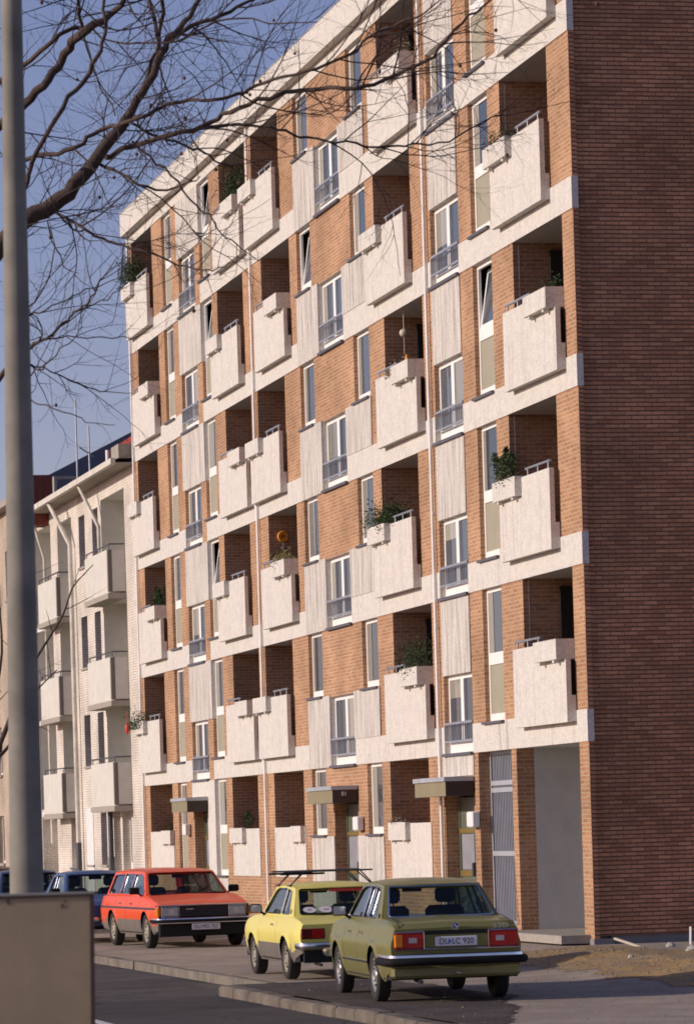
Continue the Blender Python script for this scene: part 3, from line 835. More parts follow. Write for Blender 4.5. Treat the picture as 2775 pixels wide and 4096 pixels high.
def make_car(S, loc, rz, label, group=None):
    root = empty('parked_car', label, 'car', loc, rz, group)
    root['group'] = 'cars parked along the street'; L0, L1 = S['x0'], S['x1']; W = S['w']/2; r = S['r']; ax = S['axles']
    top, belt = S['top'], S['belt']
    bot = S.get('bot', .24)
    ar = r+.075
    xs = []
    x = L0
    while x < L1-.001:
        xs.append(x); x += .05 if (x > L0+.1 and x < L1-.15) else .03
    xs.append(L1)
    for a in ax:
        for k in range(0, 19):
            xx = a-ar*math.cos(PI*k/18)
            if L0 < xx < L1: xs.append(xx)
    xs = sorted(set(round(v, 4) for v in xs))
    def taper(x):
        e0, e1 = (x-L0), (L1-x)
        t = 1.
        if e0 < .35: t -= S.get('t0', .05)*(1-e0/.35)**2.2
        if e1 < .6: t -= S.get('t1', .06)*(1-e1/.6)**2.2
        return t
    prof = S['side']            # (z fraction sill->shoulder, half width fraction)
    g = MB(); J = None
    def arch(x):
        z = bot+S.get('lift', .0)*0
        e0 = x-L0; e1 = L1-x
        if e0 < .6: z = max(z, bot+S.get('r0', .16)*(1-e0/.6))
        if e1 < .5: z = max(z, bot+S.get('r1', .10)*(1-e1/.5))
        for a in ax:
            d = abs(x-a)
            if d < ar: z = max(z, r-.03+math.sqrt(ar*ar-d*d)*.98)
        return z
    for x in xs:
        zt = smooth_tab(top, x); zs = smooth_tab(belt, x); zb = arch(x); tp = taper(x)
        bulge = 0
        for a in ax:
            d = abs(x-a)
            if d < ar+.09: bulge = max(bulge, .018*(1-max(0, d-ar*.9)/(ar*.1+.09)))
        row = []
        def wz(z):
            f = (z-bot)/(S['zsh']-bot); return W*tp*lerp_tab(prof, f)
        crease = S.get('crease', .68)
        lv = [zb]+[zb+(crease-zb)*q for q in (.08, .3, .6, .85)]+[crease, crease+.03] if zb < crease-.05 else [zb+.004*q for q in range(7)]
        lv += [max(lv[-1]+.004, zs-.05*q) for q in (2., 1., 0.)]
        for i, z in enumerate(lv):
            y = wz(z)+(bulge*max(0, 1-abs(z-zb)/.12) if i < 5 else 0)
            row.append((x, y, z))
        ys, zz = row[-1][1], row[-1][2]
        rr = S.get('round', .05)
        row.append((x, ys-rr*.35, zz+min(.02, max(0, zt-zz)*.6)+.004)); row.append((x, ys-rr, zz+max(.006, (zt-zz)*.75)))
        row.append((x, ys*.62, zz+max(.008, (zt-zz)*.97))); row.append((x, 0, zt+S.get('crown', .012)))
        J = len(row)
        full = [(a, -b, c) for a, b, c in row[:-1]]
        ring = row[:-1]+[row[-1]]+full[::-1]
        g.v += ring
    K = len(ring)
    for i in range(len(xs)-1):
        for j in range(K-1):
            g.f.append((i*K+j, (i+1)*K+j, (i+1)*K+j+1, i*K+j+1)); g.m.append(0)
    g.f.append(tuple(range(0, K))); g.m.append(0)
    b_ = (len(xs)-1)*K; g.f.append(tuple(range(b_+K-1, b_-1, -1))); g.m.append(0)
    # lower sill strip in its own colour
    if S.get('sill'):
        for fi, f in enumerate(g.f):
            if len(f) == 4:
                zc = sum(g.v[q][2] for q in f)/4
                if zc < S['sill'] and abs(g.v[f[0]][1]) > .5: g.m[fi] = 1
    body = g.build('body', [S['paint'], 'grey_sill'], root, 32)
    # --- underbody, arches
    g = MB(); u = W*.93
    for a, b in ((L0+.12, ax[0]-ar-.01), (ax[0]+ar+.01, ax[1]-ar-.01), (ax[1]+ar+.01, L1-.15)): g.box(a, b, -u, u, bot+.03, .5)
    for a in ax: g.box(a-ar-.01, a+ar+.01, -u+.26, u-.26, bot+.03, .5); g.box(a-ar-.01, a+ar+.01, -u+.02, u-.02, r+ar*.99, r+ar*1.0+.02)
    g.build('underbody', 'underbody', root)
    for a in ax:
        for s in (1, -1): wheel(root, a, s*(W-.10), r, .175, S['rim'], s)
    # --- greenhouse
    zb0 = S['zbelt']; GH = S['gh']     # side outline, (x,z) points; first & last on the belt
    yb, yr, zr = S['yb'], S['yr'], S['zr']
    def side(s):
        def fn(u_, v, w_):
            t = (v-zb0)/(zr-zb0); e = 1-.035*max(0, (abs(u_-S['gx'])-.7))**2
            return Vector((u_, s*((yb+(yr-yb)*t)*e-w_), v))
        return fn
    g = MB(); gl = MB(); tr = MB(); rb = MB()
    wins = [rnd_poly(p, .045) for p in S['wins']]
    for s in (1, -1):
        plate(g, GH, wins, side(s), .03)
        for wn in wins:
            plate(gl, wn, [], lambda a, b, c, f=side(s): f(a, b, c+.014), .004)
            strip_along(tr, wn, .009, side(s), .002, 0)
    zw0, zw1 = S['ws']; zk0, zk1 = S['bl']   # ((x,z) base, (x,z) top)
    def cross(P, Q):
        (x0, z0), (x1, z1) = P, Q
        d = Vector((x1-x0, 0, z1-z0)); n3 = Vector((-d.z, 0, d.x)).normalized()
        if (x0 < 0) == (n3.x > 0): n3 = -n3
        def fn(u_, v, w_):
            t0 = (z0-zb0)/(zr-zb0); t1 = (z1-zb0)/(zr-zb0)
            x, z = x0+(x1-x0)*v, z0+(z1-z0)*v
            t = t0+(t1-t0)*v; e = 1-.035*max(0, (abs(x-S['gx'])-.7))**2
            y = (yb+(yr-yb)*t)*e
            bow = .07*(1-u_*u_)*(1 if x0 > 0 else -1)*S.get('bow', 1)
            return Vector((x+bow, u_*y, z))-n3*w_
        return fn
    for P, Q, mar in ((zw0, zw1, S.get('wm', (.09, .05, .05))), (zk0, zk1, S.get('bm', (.10, .06, .08)))):
        fn = cross(P, Q)
        a, lo, hi = mar
        hole = rnd_poly([(-1+a, lo), (1-a, lo), (1-a, 1-hi), (-1+a, 1-hi)], .06, 3)
        # densify so that the bow shows
        def dens(l, n=8):
            o = []
            for i in range(len(l)):
                p, q = l[i], l[(i+1) % len(l)]
                k = max(1, int(abs(p[0]-q[0])*n))
                for j in range(k): o.append((p[0]+(q[0]-p[0])*j/k, p[1]+(q[1]-p[1])*j/k))
            return o
        hole = dens(hole); outer = dens([(-1, 0), (1, 0), (1, 1), (-1, 1)])
        plate(g, outer, [hole], fn, .03)
        # glass as a curved grid
        for i in range(12):
            u0, u1 = -1+a*.8+(2-1.6*a)*i/12, -1+a*.8+(2-1.6*a)*(i+1)/12
            gl.poly([fn(u0, lo*.7, .016), fn(u1, lo*.7, .016), fn(u1, 1-hi*.7, .016), fn(u0, 1-hi*.7, .016)])
        strip_along(tr if S.get('wtrim', 1) else rb, hole, .012, fn, .001, 0)
    # roof
    (xr1, _), (xr0, _) = zw1, zk1
    nx, ny = 14, 12; base = len(g.v)
    rt = S['roof']
    for i in range(nx+1):
        x = xr0+(xr1-xr0)*i/nx; zz = lerp_tab(rt, x)
        t = (zz-zb0)/(zr-zb0); e = 1-.035*max(0, (abs(x-S['gx'])-.7))**2; ye = (yb+(yr-yb)*t)*e
        for j in range(ny+1):
            u_ = -1+2*j/ny
            bow = .07*(1-u_*u_)*(1 if i == nx else (-1 if i == 0 else 0))*S.get('bow', 1)
            g.v.append((x+bow, ye*u_, zz+.045*(1-abs(u_)**3)*(1 if 0 < i < nx else .0)+(.004)))
    for i in range(nx):
        for j in range(ny):
            g.f.append((base+i*(ny+1)+j, base+(i+1)*(ny+1)+j, base+(i+1)*(ny+1)+j+1, base+i*(ny+1)+j+1)); g.m.append(0)
    g.build('cabin_frame', S['paint'], body, 30)
    gl.build('window_glass', 'car_glass', body)
    tr.build('window_trim', S.get('trim', 'chrome'), body, 60)
    if rb.v: rb.build('window_seal', 'rubber', body, 60)
    # interior
    g = MB(); g.box(zk0[0]+.12, zw0[0]-.05, -yb+.05, yb-.05, .35, zb0-.10); g.box(zw0[0]-.35, zw0[0]-.02, -yb+.06, yb-.06, zb0-.15, zb0-.005)
    g.build('interior', 'seat', root)
    seats(root, [S['gx']+.12], zb0-.02, yb, True)
    g = MB(); g.rbox(S['rearseat']-.08, S['rearseat']+.06, -yb+.1, yb-.1, zb0-.35, zb0+.04, .04); g.build('seat', 'seat', root, 40)
    g = MB(); g.rbox(zw1[0]-.10, zw1[0]-.06, -.13, .13, zr-.12, zr-.055, .015); g.box(zw1[0]-.08, zw1[0]-.07, -.01, .01, zr-.06, zr); g.build('rear_view_mirror', 'rubber', root)
    # steering wheel
    g = MB(); c = Vector((S['gx']+.62, .36, zb0-.03)); pts = [c+Vector((-.06*math.sin(a), .19*math.cos(a), .18*math.sin(a))) for a in [2*PI*i/16 for i in range(17)]]
    g.tube(pts, .012, 5, cap=False); g.build('steering_wheel', 'rubber', root)
    # door mirrors, handles
    for s in S.get('mirrors', (1, -1)):
        g = MB(); xm = zw0[0]-.32
        g.rbox(xm-.03, xm+.07, min(s*(yb+.05), s*(yb+.24)), max(s*(yb+.05), s*(yb+.24)), zb0+.04, zb0+.17, .025); g.tube([(xm+.02, s*(yb-.01), zb0+.0), (xm+.02, s*(yb+.09), zb0+.07)], .018, 6)
        m_ = g.build('door_mirror', 'rubber', root, 40)
        g = MB(); g.box(xm-.035, xm-.031, min(s*(yb+.07), s*(yb+.225)), max(s*(yb+.07), s*(yb+.225)), zb0+.055, zb0+.155); g.build('mirror_glass', 'lens_clear', m_)
    def wside(x, z): return W*taper(x)*lerp_tab(prof, (z-bot)/(S['zsh']-bot))
    for s in (1, -1):
        for xh in S['handles']:
            g = MB(); z = S['zh']; y = wside(xh, z); g.rbox(xh-.07, xh+.07, min(s*(y-.002), s*(y+.022)), max(s*(y-.002), s*(y+.022)), z-.013, z+.013, .008); g.build('door_handle', S.get('handle_mat', 'chrome'), root, 40)
        if S.get('strip'):
            z, hh, mt = S['strip']; g = MB()
            segs = [(L0+.1, ax[0]-ar-.02), (ax[0]+ar+.02, ax[1]-ar-.02), (ax[1]+ar+.02, L1-.12)] if z < r+ar else [(L0+.06, L1-.1)]
            for a, b in segs:
                n = max(2, int((b-a)/.15)); P = []
                for i in range(n+1):
                    x = a+(b-a)*i/n; y = wside(x, z)
                    P.append((x, s*y))
                bs = len(g.v)
                for x, y in P: g.v += [(x, y-.004*s, z-hh), (x, y+.012*s, z-hh*.7), (x, y+.012*s, z+hh*.7), (x, y-.004*s, z+hh)]
                for i in range(n):
                    for q in range(3): g.f.append((bs+i*4+q, bs+i*4+4+q, bs+i*4+5+q, bs+i*4+1+q)); g.m.append(0)
            g.build('side_trim', mt, root, 60)
        # door shut lines
        g = MB()
        for xd in S['doors']:
            P = [(xd+.0, s*(wside(xd, z)+.0008), z) for z in fr(bot+.08, S['zsh']-.03, 8)]
            for p, q in zip(P, P[1:]): g.poly([(p[0]-.004, p[1], p[2]), (p[0]+.004, p[1], p[2]), (q[0]+.004, q[1], q[2]), (q[0]-.004, q[1], q[2])])
        g.build('door_gap', 'rubber', root)
    return root, body, wside, taper
def bumper(root, x, sgn, W, z, h, mats, wrap=.35, depth=.09, name='bumper'):
    """sgn=+1 front, -1 rear; chrome bar with a rubber strip, wrapping round the corners"""
    P = [(x-sgn*wrap, W), (x-sgn*.10, W-.005), (x-sgn*.02, W-.05), (x+sgn*.015, W-.14)]
    P += [(x+sgn*.03, W*.5), (x+sgn*.035, 0)]
    full = P+[(a, -b) for a, b in P[-2::-1]]
    g = MB(); prof = [(-.5, -.030), (-.42, .0), (.0, .008), (.42, .0), (.5, -.030)]
    n = len(full); bs = len(g.v); K = len(prof)
    for i, (a, b) in enumerate(full):
        t = Vector(full[min(i+1, n-1)])-Vector(full[max(i-1, 0)]); nn = Vector((t.y, -t.x)).normalized()
        if nn.x*sgn < -1e-3 or (abs(nn.x) < .3 and nn.y*b < 0): nn = -nn
        for q, (zz, o) in enumerate(prof): g.v.append((a+nn.x*o, b+nn.y*o, z+zz*h))
    for i in range(n-1):
        for q in range(K-1): g.f.append((bs+i*K+q, bs+(i+1)*K+q, bs+(i+1)*K+q+1, bs+i*K+q+1)); g.m.append(0)
    o_ = g.build(name, mats[0], root, 50)
    if mats[1]:
        g = MB(); g.tube([(a+sgn*.006*(1 if abs(b) < W-.1 else 0), b*1.006, z) for a, b in full], h*.28, 6); g.build('bumper_rubber', mats[1], o_, 50)
    return o_
def rear_quad(g, x, y0, y1, z0, z1, t=.02, m=0): g.rbox(x-t, x+.01, y0, y1, z0, z1, .008, m)

# ---- green saloon, seen from behind
BMW = dict(x0=-2.42, x1=2.16, w=1.69, r=.315, axles=(-1.318, 1.318), paint='paint_green', rim='rim', zsh=.90, zbelt=.945, bot=.25,
    top=[(-2.42, .865), (-2.30, .945), (-1.9, .985), (-1.45, 1.0), (-1.3, .965), (.9, .965), (1.2, .965), (1.9, .89), (2.10, .83), (2.16, .74)],
    belt=[(-2.42, .85), (-2.25, .905), (-1.5, .925), (.9, .925), (1.3, .91), (2.0, .84), (2.16, .70)],
    side=[(0, .90), (.12, .955), (.4, .99), (.62, 1.0), (.70, .998), (.76, .975), (1.0, .93), (1.1, .90)], crease=.72, zh=.80,
    gx=-.1, yb=.755, yr=.60, zr=1.38, t0=.045, t1=.07,
    gh=[(-1.50, .93), (1.0, .93), (.42, 1.36), (.2, 1.385), (-.6, 1.39), (-1.02, 1.36)],
    wins=[[(-.62, .985), (-1.12, .985), (-.96, 1.235), (-.80, 1.335), (-.62, 1.345)], [(-.56, .985), (-.56, 1.35), (-.22, 1.35), (-.22, .985)][::-1], [(-.15, .985), (-.15, 1.35), (.20, 1.345), (.42, 1.30), (.82, .985)][::-1]],
    ws=((1.0, .94), (.42, 1.365)), bl=((-1.62, .955), (-1.02, 1.365)), roof=[(-1.02, 1.362), (-.6, 1.39), (.2, 1.385), (.42, 1.365)],
    rearseat=-.95, handles=(-.42, .42), doors=(-1.0, -.18, .80), strip=(.46, .018, 'chrome'), bm=(.085, .10, .05), wm=(.08, .04, .05))
paint('paint_green', (.175, .165, .036), dirt=.08)
paint('paint_yellow', (.78, .68, .16), dirt=.06)
paint('paint_red', (.80, .085, .010), dirt=.03)
paint('paint_blue', (.035, .08, .20))
paint('paint_navy', (.03, .055, .13))
paint('paint_brown', (.20, .13, .06))
paint('paint_orange', (.62, .10, .03))
R_ = math.radians
def local_place(wx, wy, yaw_fwd, lx, ly):
    """origin so that local point (lx,ly) lands on world (wx,wy) for heading yaw"""
    c, s = math.cos(yaw_fwd), math.sin(yaw_fwd)
    return wx-(c*lx-s*ly), wy-(s*lx+c*ly)
# rear left wheel outer contact -> local (-1.318, +.84)
hd = PI-R_(3.7)
ox, oy = local_place(12.85, -6.56, hd, -1.318, .80)
bmw, body, ws_, tp_ = make_car(BMW, (ox, oy, -.30), hd, 'olive green saloon seen from behind, nearest of the parked cars')
bmw.scale = (1, .95, 1)
def saloon_rear():
    g = MB(); x = -2.425
    g.box(x-.012, x, -.74, .74, .66, .825); g.build('tail_panel', 'paint_green', bmw)
    for s in (1, -1):
        y0, y1 = (.40, .77) if s > 0 else (-.77, -.40)
        g = MB(); g.rbox(x-.045, x-.01, y0, y1, .645, .83, .02); t = g.build('tail_lamp', 'lens_red', bmw, 40)
        a, b = (.655, .772) if s > 0 else (-.772, -.655)
        if s > 0:
            g = MB(); g.rbox(x-.049, x-.0105, a, b, .65, .825, .02); g.build('indicator', 'lens_amber', t, 40)
        c = s*.54; g = MB(); g.box(x-.049, x-.044, c-.05, c+.05, .71, .77); g.build('reversing_lamp', 'lens_clear', t)
        g = MB(); g.tube([(x-.04, y0, .835), (x-.04, y1, .835)], .008, 5); g.tube([(x-.04, (y0 if s > 0 else y1), .64), (x-.04, (y0 if s > 0 else y1), .835)], .008, 5); g.build('lamp_trim', 'chrome', t)
    g = MB(); g.tube([(x-.02, -.78, .632), (x-.02, .78, .632)], .012, 6); g.build('tail_trim', 'chrome', bmw)
    g = MB(); g.box(x-.016, x-.002, -.39, .39, .80, .85); g.build('boot_gap', 'underbody', bmw)
    g = MB(); g.rbox(x-.035, x-.014, -.26, .26, .665, .775, .006); p = g.build('number_plate', 'plate', bmw)
    mt = Matrix(((0, 0, -1, x-.036), (-1, 0, 0, 0), (0, 1, 0, .716), (0, 0, 0, 1)))
    text_mesh('DU LC 920', .098, 'plate_text', 'black_ink', p, mt, .001, 0, .93)
    g = MB(); g.lathe([(.001, -.004), (.017, -.004), (.017, 0)], (x-.037, .083, .718), 'x', 14); g.build('plate_seal', 'blue_enamel', p)
    # roundel
    g = MB(); zc, xc = .895, x+.025
    g.lathe([(.001, -.016), (.042, -.016), (.044, -.002)], (xc-.02, 0, zc), 'x', 24); e = g.build('badge', 'black_ink', bmw)
    g = MB(); g.lathe([(.036, -.019), (.0445, -.019), (.0445, -.003), (.042, -.003)], (xc-.02, 0, zc), 'x', 24); g.build('badge_ring', 'chrome', e)
    for q, mt_ in ((0, 'blue_enamel'), (1, 'sticker_white'), (2, 'blue_enamel'), (3, 'sticker_white')):
        g = MB(); pts = [(xc-.0375, 0, zc)]+[(xc-.0375, -.026*math.cos(a), zc+.026*math.sin(a)) for a in [PI/2*q+PI/2*i/6 for i in range(7)]]; g.poly(pts); g.build('badge_quarter', mt_, e)
    mt = Matrix(((0, 0, -1, x+.0), (-1, 0, 0, -.56), (0, 1, 0, .882), (0, 0, 0, 1)))
    text_mesh('520i', .08, 'model_number', 'rim', bmw, mt, .006, 0, 1.45)
    b = bumper(bmw, -2.47, -1, .85, .52, .12, ('chrome', None), .75)
    g = MB(); W = .862
    P = [(-1.85, W), (-2.36, W), (-2.46, W-.02), (-2.515, W-.10), (-2.53, .4), (-2.53, -.4), (-2.515, -W+.10), (-2.46, -W+.02), (-2.36, -W), (-1.85, -W)]
    g.tube([(a, b2, .495) for a, b2 in P], .048, 8); g.build('bumper_rubber', 'rubber', b, 50)
    g = MB(); g.rbox(-2.44, -2.2, -.8, .8, .30, .44, .03); g.build('rear_apron', 'paint_green', bmw)
    g = MB(); g.tube([(-2.1, .45, .27), (-2.48, .45, .26)], .025, 10); g.build('exhaust', 'steel_dark', bmw, 60)
    for s in (1, -1):
        g = MB(); g.tube([(-2.415, s*.69, .86), (-2.31, s*.69, .952), (-1.9, s*.69, .994), (-1.62, s*.69, 1.003)], .005, 5); g.build('boot_gap', 'rubber', bmw)
    g = MB(); g.tube([(-2.43, .04, .38), (-2.46, .04, .35), (-2.46, -.04, .35), (-2.43, -.04, .38)], .008, 6); g.build('towing_eye', 'chrome', bmw)
    for s in (1, -1):
        g = MB(); P = [Vector((-1.30, s*.735, .975)), Vector((-1.22, s*.728, .975)), Vector((-1.22, s*.722, 1.04)), Vector((-1.30, s*.728, 1.04))]
        g.poly([p+Vector((0, s*.006, 0)) for p in P]); g.build('air_vent', 'rubber', bmw)
    g = MB(); g.box(-2.405, -2.40, -.75, .75, .50, .51); 
    g = MB(); g.tube([(2.20, -.84, .5), (2.24, -.7, .5), (2.26, 0, .5), (2.24, .7, .5), (2.20, .84, .5), (1.8, .86, .5)], .05, 8); g.build('bumper', 'chrome', bmw, 50)
    g = MB(); g.box(2.165, 2.19, -.78, .78, .58, .72); g.build('grille', 'rubber', bmw)
saloon_rear()

# ---- yellow two door with a ski rack, seen from behind
YEL = dict(x0=-2.16, x1=2.10, w=1.63, r=.30, axles=(-1.215, 1.215), paint='paint_yellow', rim='rim_dusty', zsh=.86, zbelt=.90, bot=.24,
    top=[(-2.16, .80), (-2.06, .855), (-1.8, .90), (-1.6, .925), (-1.4, .92), (.85, .92), (1.2, .92), (1.9, .83), (2.04, .78), (2.10, .70)],
    belt=[(-2.16, .79), (-2.02, .84), (-1.5, .885), (.9, .885), (1.3, .87), (1.95, .79), (2.10, .66)],
    side=[(0, .90), (.12, .95), (.4, .985), (.66, 1.0), (.78, .985), (.9, .955), (1.0, .93), (1.1, .90)], crease=.70, zh=.78,
    gx=-.2, yb=.72, yr=.585, zr=1.335, t0=.06, t1=.07, sill=.46,
    gh=[(-1.48, .885), (.90, .885), (.30, 1.32), (.1, 1.34), (-.7, 1.345), (-1.05, 1.31)],
    wins=[[(-.60, .94), (-1.14, .94), (-.92, 1.26), (-.60, 1.30)], [(-.53, .94), (-.53, 1.305), (.12, 1.30), (.28, 1.26), (.72, .94)][::-1]],
    ws=((.92, .90), (.32, 1.325)), bl=((-1.62, .91), (-1.05, 1.315)), roof=[(-1.05, 1.312), (-.7, 1.345), (.1, 1.34), (.32, 1.322)],
    rearseat=-.95, handles=(-.25,), doors=(-.55, .70), bm=(.085, .06, .06), wm=(.08, .05, .05), wtrim=0)
hd = PI-R_(1.2)
ox, oy = local_place(5.18, -6.0, hd, -1.215, .81)
yel, body, ws_, tp_ = make_car(YEL, (ox, oy, -.30), hd, 'yellow two door car with a ski rack on its roof')
yel.scale = (1, .98, .955)
def yellow_rear():
    x = -2.165
    for s in (1, -1):
        y0, y1 = (.42, .76) if s > 0 else (-.76, -.42)
        g = MB(); g.rbox(x-.03, x-.0, y0, y1, .60, .75, .015); t = g.build('tail_lamp', 'lens_dark_red', yel, 40)
        g = MB(); a, b = (.44, .60) if s > 0 else (-.60, -.44); g.box(x-.034, x-.029, a, b, .615, .735); g.build('reflector', 'lens_red', t)
    bumper(yel, -2.24, -1, .80, .50, .10, ('chrome', None), .30)
    g = MB(); g.rbox(x-.02, x-.001, -.26, .26, .60, .71, .005); p = g.build('number_plate', 'plate', yel)
    g = MB(); g.box(x-.02, x+.06, -.72, .72, .26, .44); g.build('rear_apron', 'underbody', yel)
    g = MB(); g.tube([(-1.9, .5, .24), (-2.27, .5, .23)], .024, 8); g.build('exhaust', 'steel_dark', yel, 60)
    for s in (1, -1):
        g = MB(); P = [(-1.24, s*.716, .95), (-1.16, s*.711, .95), (-1.16, s*.704, 1.02), (-1.24, s*.71, 1.02)]; g.poly([(a, b+s*.006, c) for a, b, c in P]); g.build('air_vent', 'rubber', yel)
    # stickers and things in the rear window
    d = Vector((.57, 0, .405)).normalized()
    for y, c_ in ((.50, 'S1'), (.27, 'S2')):
        ctr = Vector((-1.60-.05*(1-(y/.7)**2)-.02+.07, y, 1.0)); ctr = Vector((-1.62+.57*.2-.07*(1-(y/.72)**2)-.012, y, .91+.405*.2+.012))
        g = MB(); g.poly([ctr+Vector((0, .095*math.cos(a), 0))+d*(.07*math.sin(a)) for a in [2*PI*i/20 for i in range(20)]]); st = g.build('sticker', 'sticker_white', yel)
        m3 = Matrix(((0, d.x, -d.z, ctr.x-.002), (-1, 0, 0, ctr.y), (0, d.z, d.x, ctr.z+.002), (0, 0, 0, 1)))
        text_mesh('D' if c_ == 'S1' else 'LH', .06, 'sticker_print', 'lens_red', st, m3, .0008)
    c0 = Vector((-1.62+.57*.88-.07*.8-.012, 0, .91+.405*.88+.014))
    g = MB(); g.box(c0.x-.004, c0.x+.002, -.48, .14, c0.z-.03, c0.z+.012); st = g.build('sunstrip', 'red', yel)
    # ski rack
    for n_i, xx in enumerate((-.72, .15)):
        g = MB()
        g.rbox(xx-.02, xx+.02, -.60, .70, 1.535, 1.56, .006)
        for s in (1, -1):
            g.tube([(xx, s*.42, 1.54), (xx+.0, s*.60, 1.345)], .011, 6); g.tube([(xx+.06, s*.38, 1.54), (xx+.07, s*.585, 1.35)], .011, 6); g.rbox(xx-.03, xx+.10, s*.60-.03, s*.60+.03, 1.335, 1.355, .005)
        rk = g.build('ski_rack', 'steel_dark', yel, 40)
        g = MB(); g.rbox(xx-.022, xx+.022, .10, .74, 1.50, 1.53, .006); g.build('rubber_clamp', 'rubber', rk)
    g = MB(); g.box(2.105, 2.13, -.72, .72, .52, .68); g.build('grille', 'rubber', yel)
    g = MB(); g.tube([(1.95, -.80, .46), (2.16, -.72, .46), (2.19, 0, .46), (2.16, .72, .46), (1.95, .80, .46)], .04, 8); g.build('bumper', 'chrome', yel, 50)
yellow_rear()
M_ = Matrix.Translation((ox, oy, -.3)) @ Matrix.Rotation(hd, 4, 'Z')
def inside(M, name, label, cat, mat, c, r, sq=1., **kw):
    p = M @ Vector(c); g = MB(); g.ball((0, 0, 0), r, 12, 0, sq); o = g.build(name, mat, None, 50); o.location = p; o['label'] = label; o['category'] = cat; return o
inside(M_, 'cushion', 'round yellow cushion behind the rear window of the yellow car', 'cushion', 'yellow', (-1.22, -.44, 1.00), .12, 1.1)
inside(M_, 'toy_ball', 'small red ball on the parcel shelf of the yellow car', 'ball', 'red', (-1.30, -.24, .985), .042)

# ---- red estate, seen from the front
RED = dict(x0=-2.52, x1=2.24, w=1.78, r=.32, axles=(-1.385, 1.385), paint='paint_red', rim='rim_dusty', zsh=.90, zbelt=.935, bot=.24,
    top=[(-2.52, .93), (-2.4, .95), (1.0, .955), (1.3, .96), (2.05, .845), (2.18, .80), (2.24, .77)],
    belt=[(-2.52, .90), (1.0, .92), (1.4, .915), (2.1, .81), (2.24, .76)],
    side=[(0, .90), (.12, .955), (.4, .985), (.62, 1.0), (.72, .99), (.8, .97), (1.0, .93), (1.1, .90)], crease=.70, zh=.80,
    gx=-.35, yb=.79, yr=.63, zr=1.375, t0=.04, t1=.05, sill=.46,
    gh=[(-2.44, .92), (1.05, .92), (.45, 1.36), (.25, 1.38), (-1.8, 1.385), (-2.20, 1.36)],
    wins=[[(-2.22, .975), (-2.05, 1.31), (-1.15, 1.33), (-1.15, .975)], [(-1.07, .975), (-1.07, 1.335), (-.32, 1.335), (-.32, .975)], [(-.25, .975), (-.25, 1.335), (.22, 1.33), (.42, 1.29), (.85, .975)]],
    ws=((1.08, .945), (.46, 1.362)), bl=((-2.46, .95), (-2.20, 1.362)), roof=[(-2.20, 1.36), (-1.8, 1.385), (.25, 1.38), (.46, 1.36)],
    rearseat=-1.0, handles=(-.75, .15), doors=(-1.12, -.28, .85), strip=(.72, .02, 'steel_dark'), wm=(.075, .04, .05), wtrim=0)
hd = R_(2.9)
ox, oy = local_place(-11.48, -4.98, hd, 1.385, -.87)
red, body, ws_, tp_ = make_car(RED, (ox, oy, -.30), hd, 'red estate car facing the camera, with a black grille')
def red_front():
    x = 2.24
    g = MB(); g.rbox(x-.02, x+.02, -.83, .83, .56, .765, .01); gr_ = g.build('grille', 'rubber', red)
    g = MB()
    for i in range(7): g.box(x+.012, x+.022, -.46, .46, .585+i*.025, .592+i*.025)
    g.build('grille_slats', 'steel_dark', gr_)
    g = MB(); g.box(x+.026, x+.032, -.33, -.19, .70, .712); g.build('name_badge', 'chrome', gr_)
    for s in (1, -1):
        g = MB(); a, b = sorted((s*.47, s*.77)); g.rbox(x-.0, x+.035, a, b, .575, .75, .02); h = g.build('headlight', 'lens_clear', red, 40)
        g = MB(); g.lathe([(.001, .037), (.055, .036), (.058, .02)], (x, s*.60, .665), 'x', 16); g.build('reflector', 'rim', h, 40)
        a, b = sorted((s*.775, s*.865)); g = MB(); g.rbox(x-.12, x+.02, a, b, .575, .75, .015); g.build('indicator', 'lens_amber', red, 40)
        g = MB(); a, b = sorted((s*.46, s*.78)); frame_pts = [(x+.03, a, .57), (x+.03, b, .57), (x+.03, b, .755), (x+.03, a, .755), (x+.03, a, .57)]; g.tube(frame_pts, .006, 5); g.build('lamp_trim', 'chrome', h)
    g = MB(); g.tube([(x-.10, -.86, .77), (x+.02, -.80, .775), (x+.025, 0, .785), (x+.02, .80, .775), (x-.10, .86, .77)], .011, 6); g.build('bonnet_trim', 'chrome', red)
    bumper(red, 2.32, 1, .885, .50, .11, ('chrome', 'rubber'), .45)
    g = MB(); g.rbox(x-.05, x+.03, -.84, .84, .22, .45, .03); g.build('front_apron', 'underbody', red, 40)
    g = MB(); g.rbox(x+.10, x+.115, -.25, .27, .335, .445, .004); p = g.build('number_plate', 'plate', red)
    mt = Matrix(((0, 0, 1, x+.1165), (1, 0, 0, .01), (0, 1, 0, .386), (0, 0, 0, 1)))
    text_mesh('DU-MO 763', .098, 'plate_text', 'black_ink', p, mt, .001, 0, .88)
    for s in (1, -1):
        g = MB(); g.tube([(1.12, s*.15-.1, .975), (.92, s*.15+.28, 1.07)], .006, 5); g.build('wiper', 'rubber', red)
red_front()

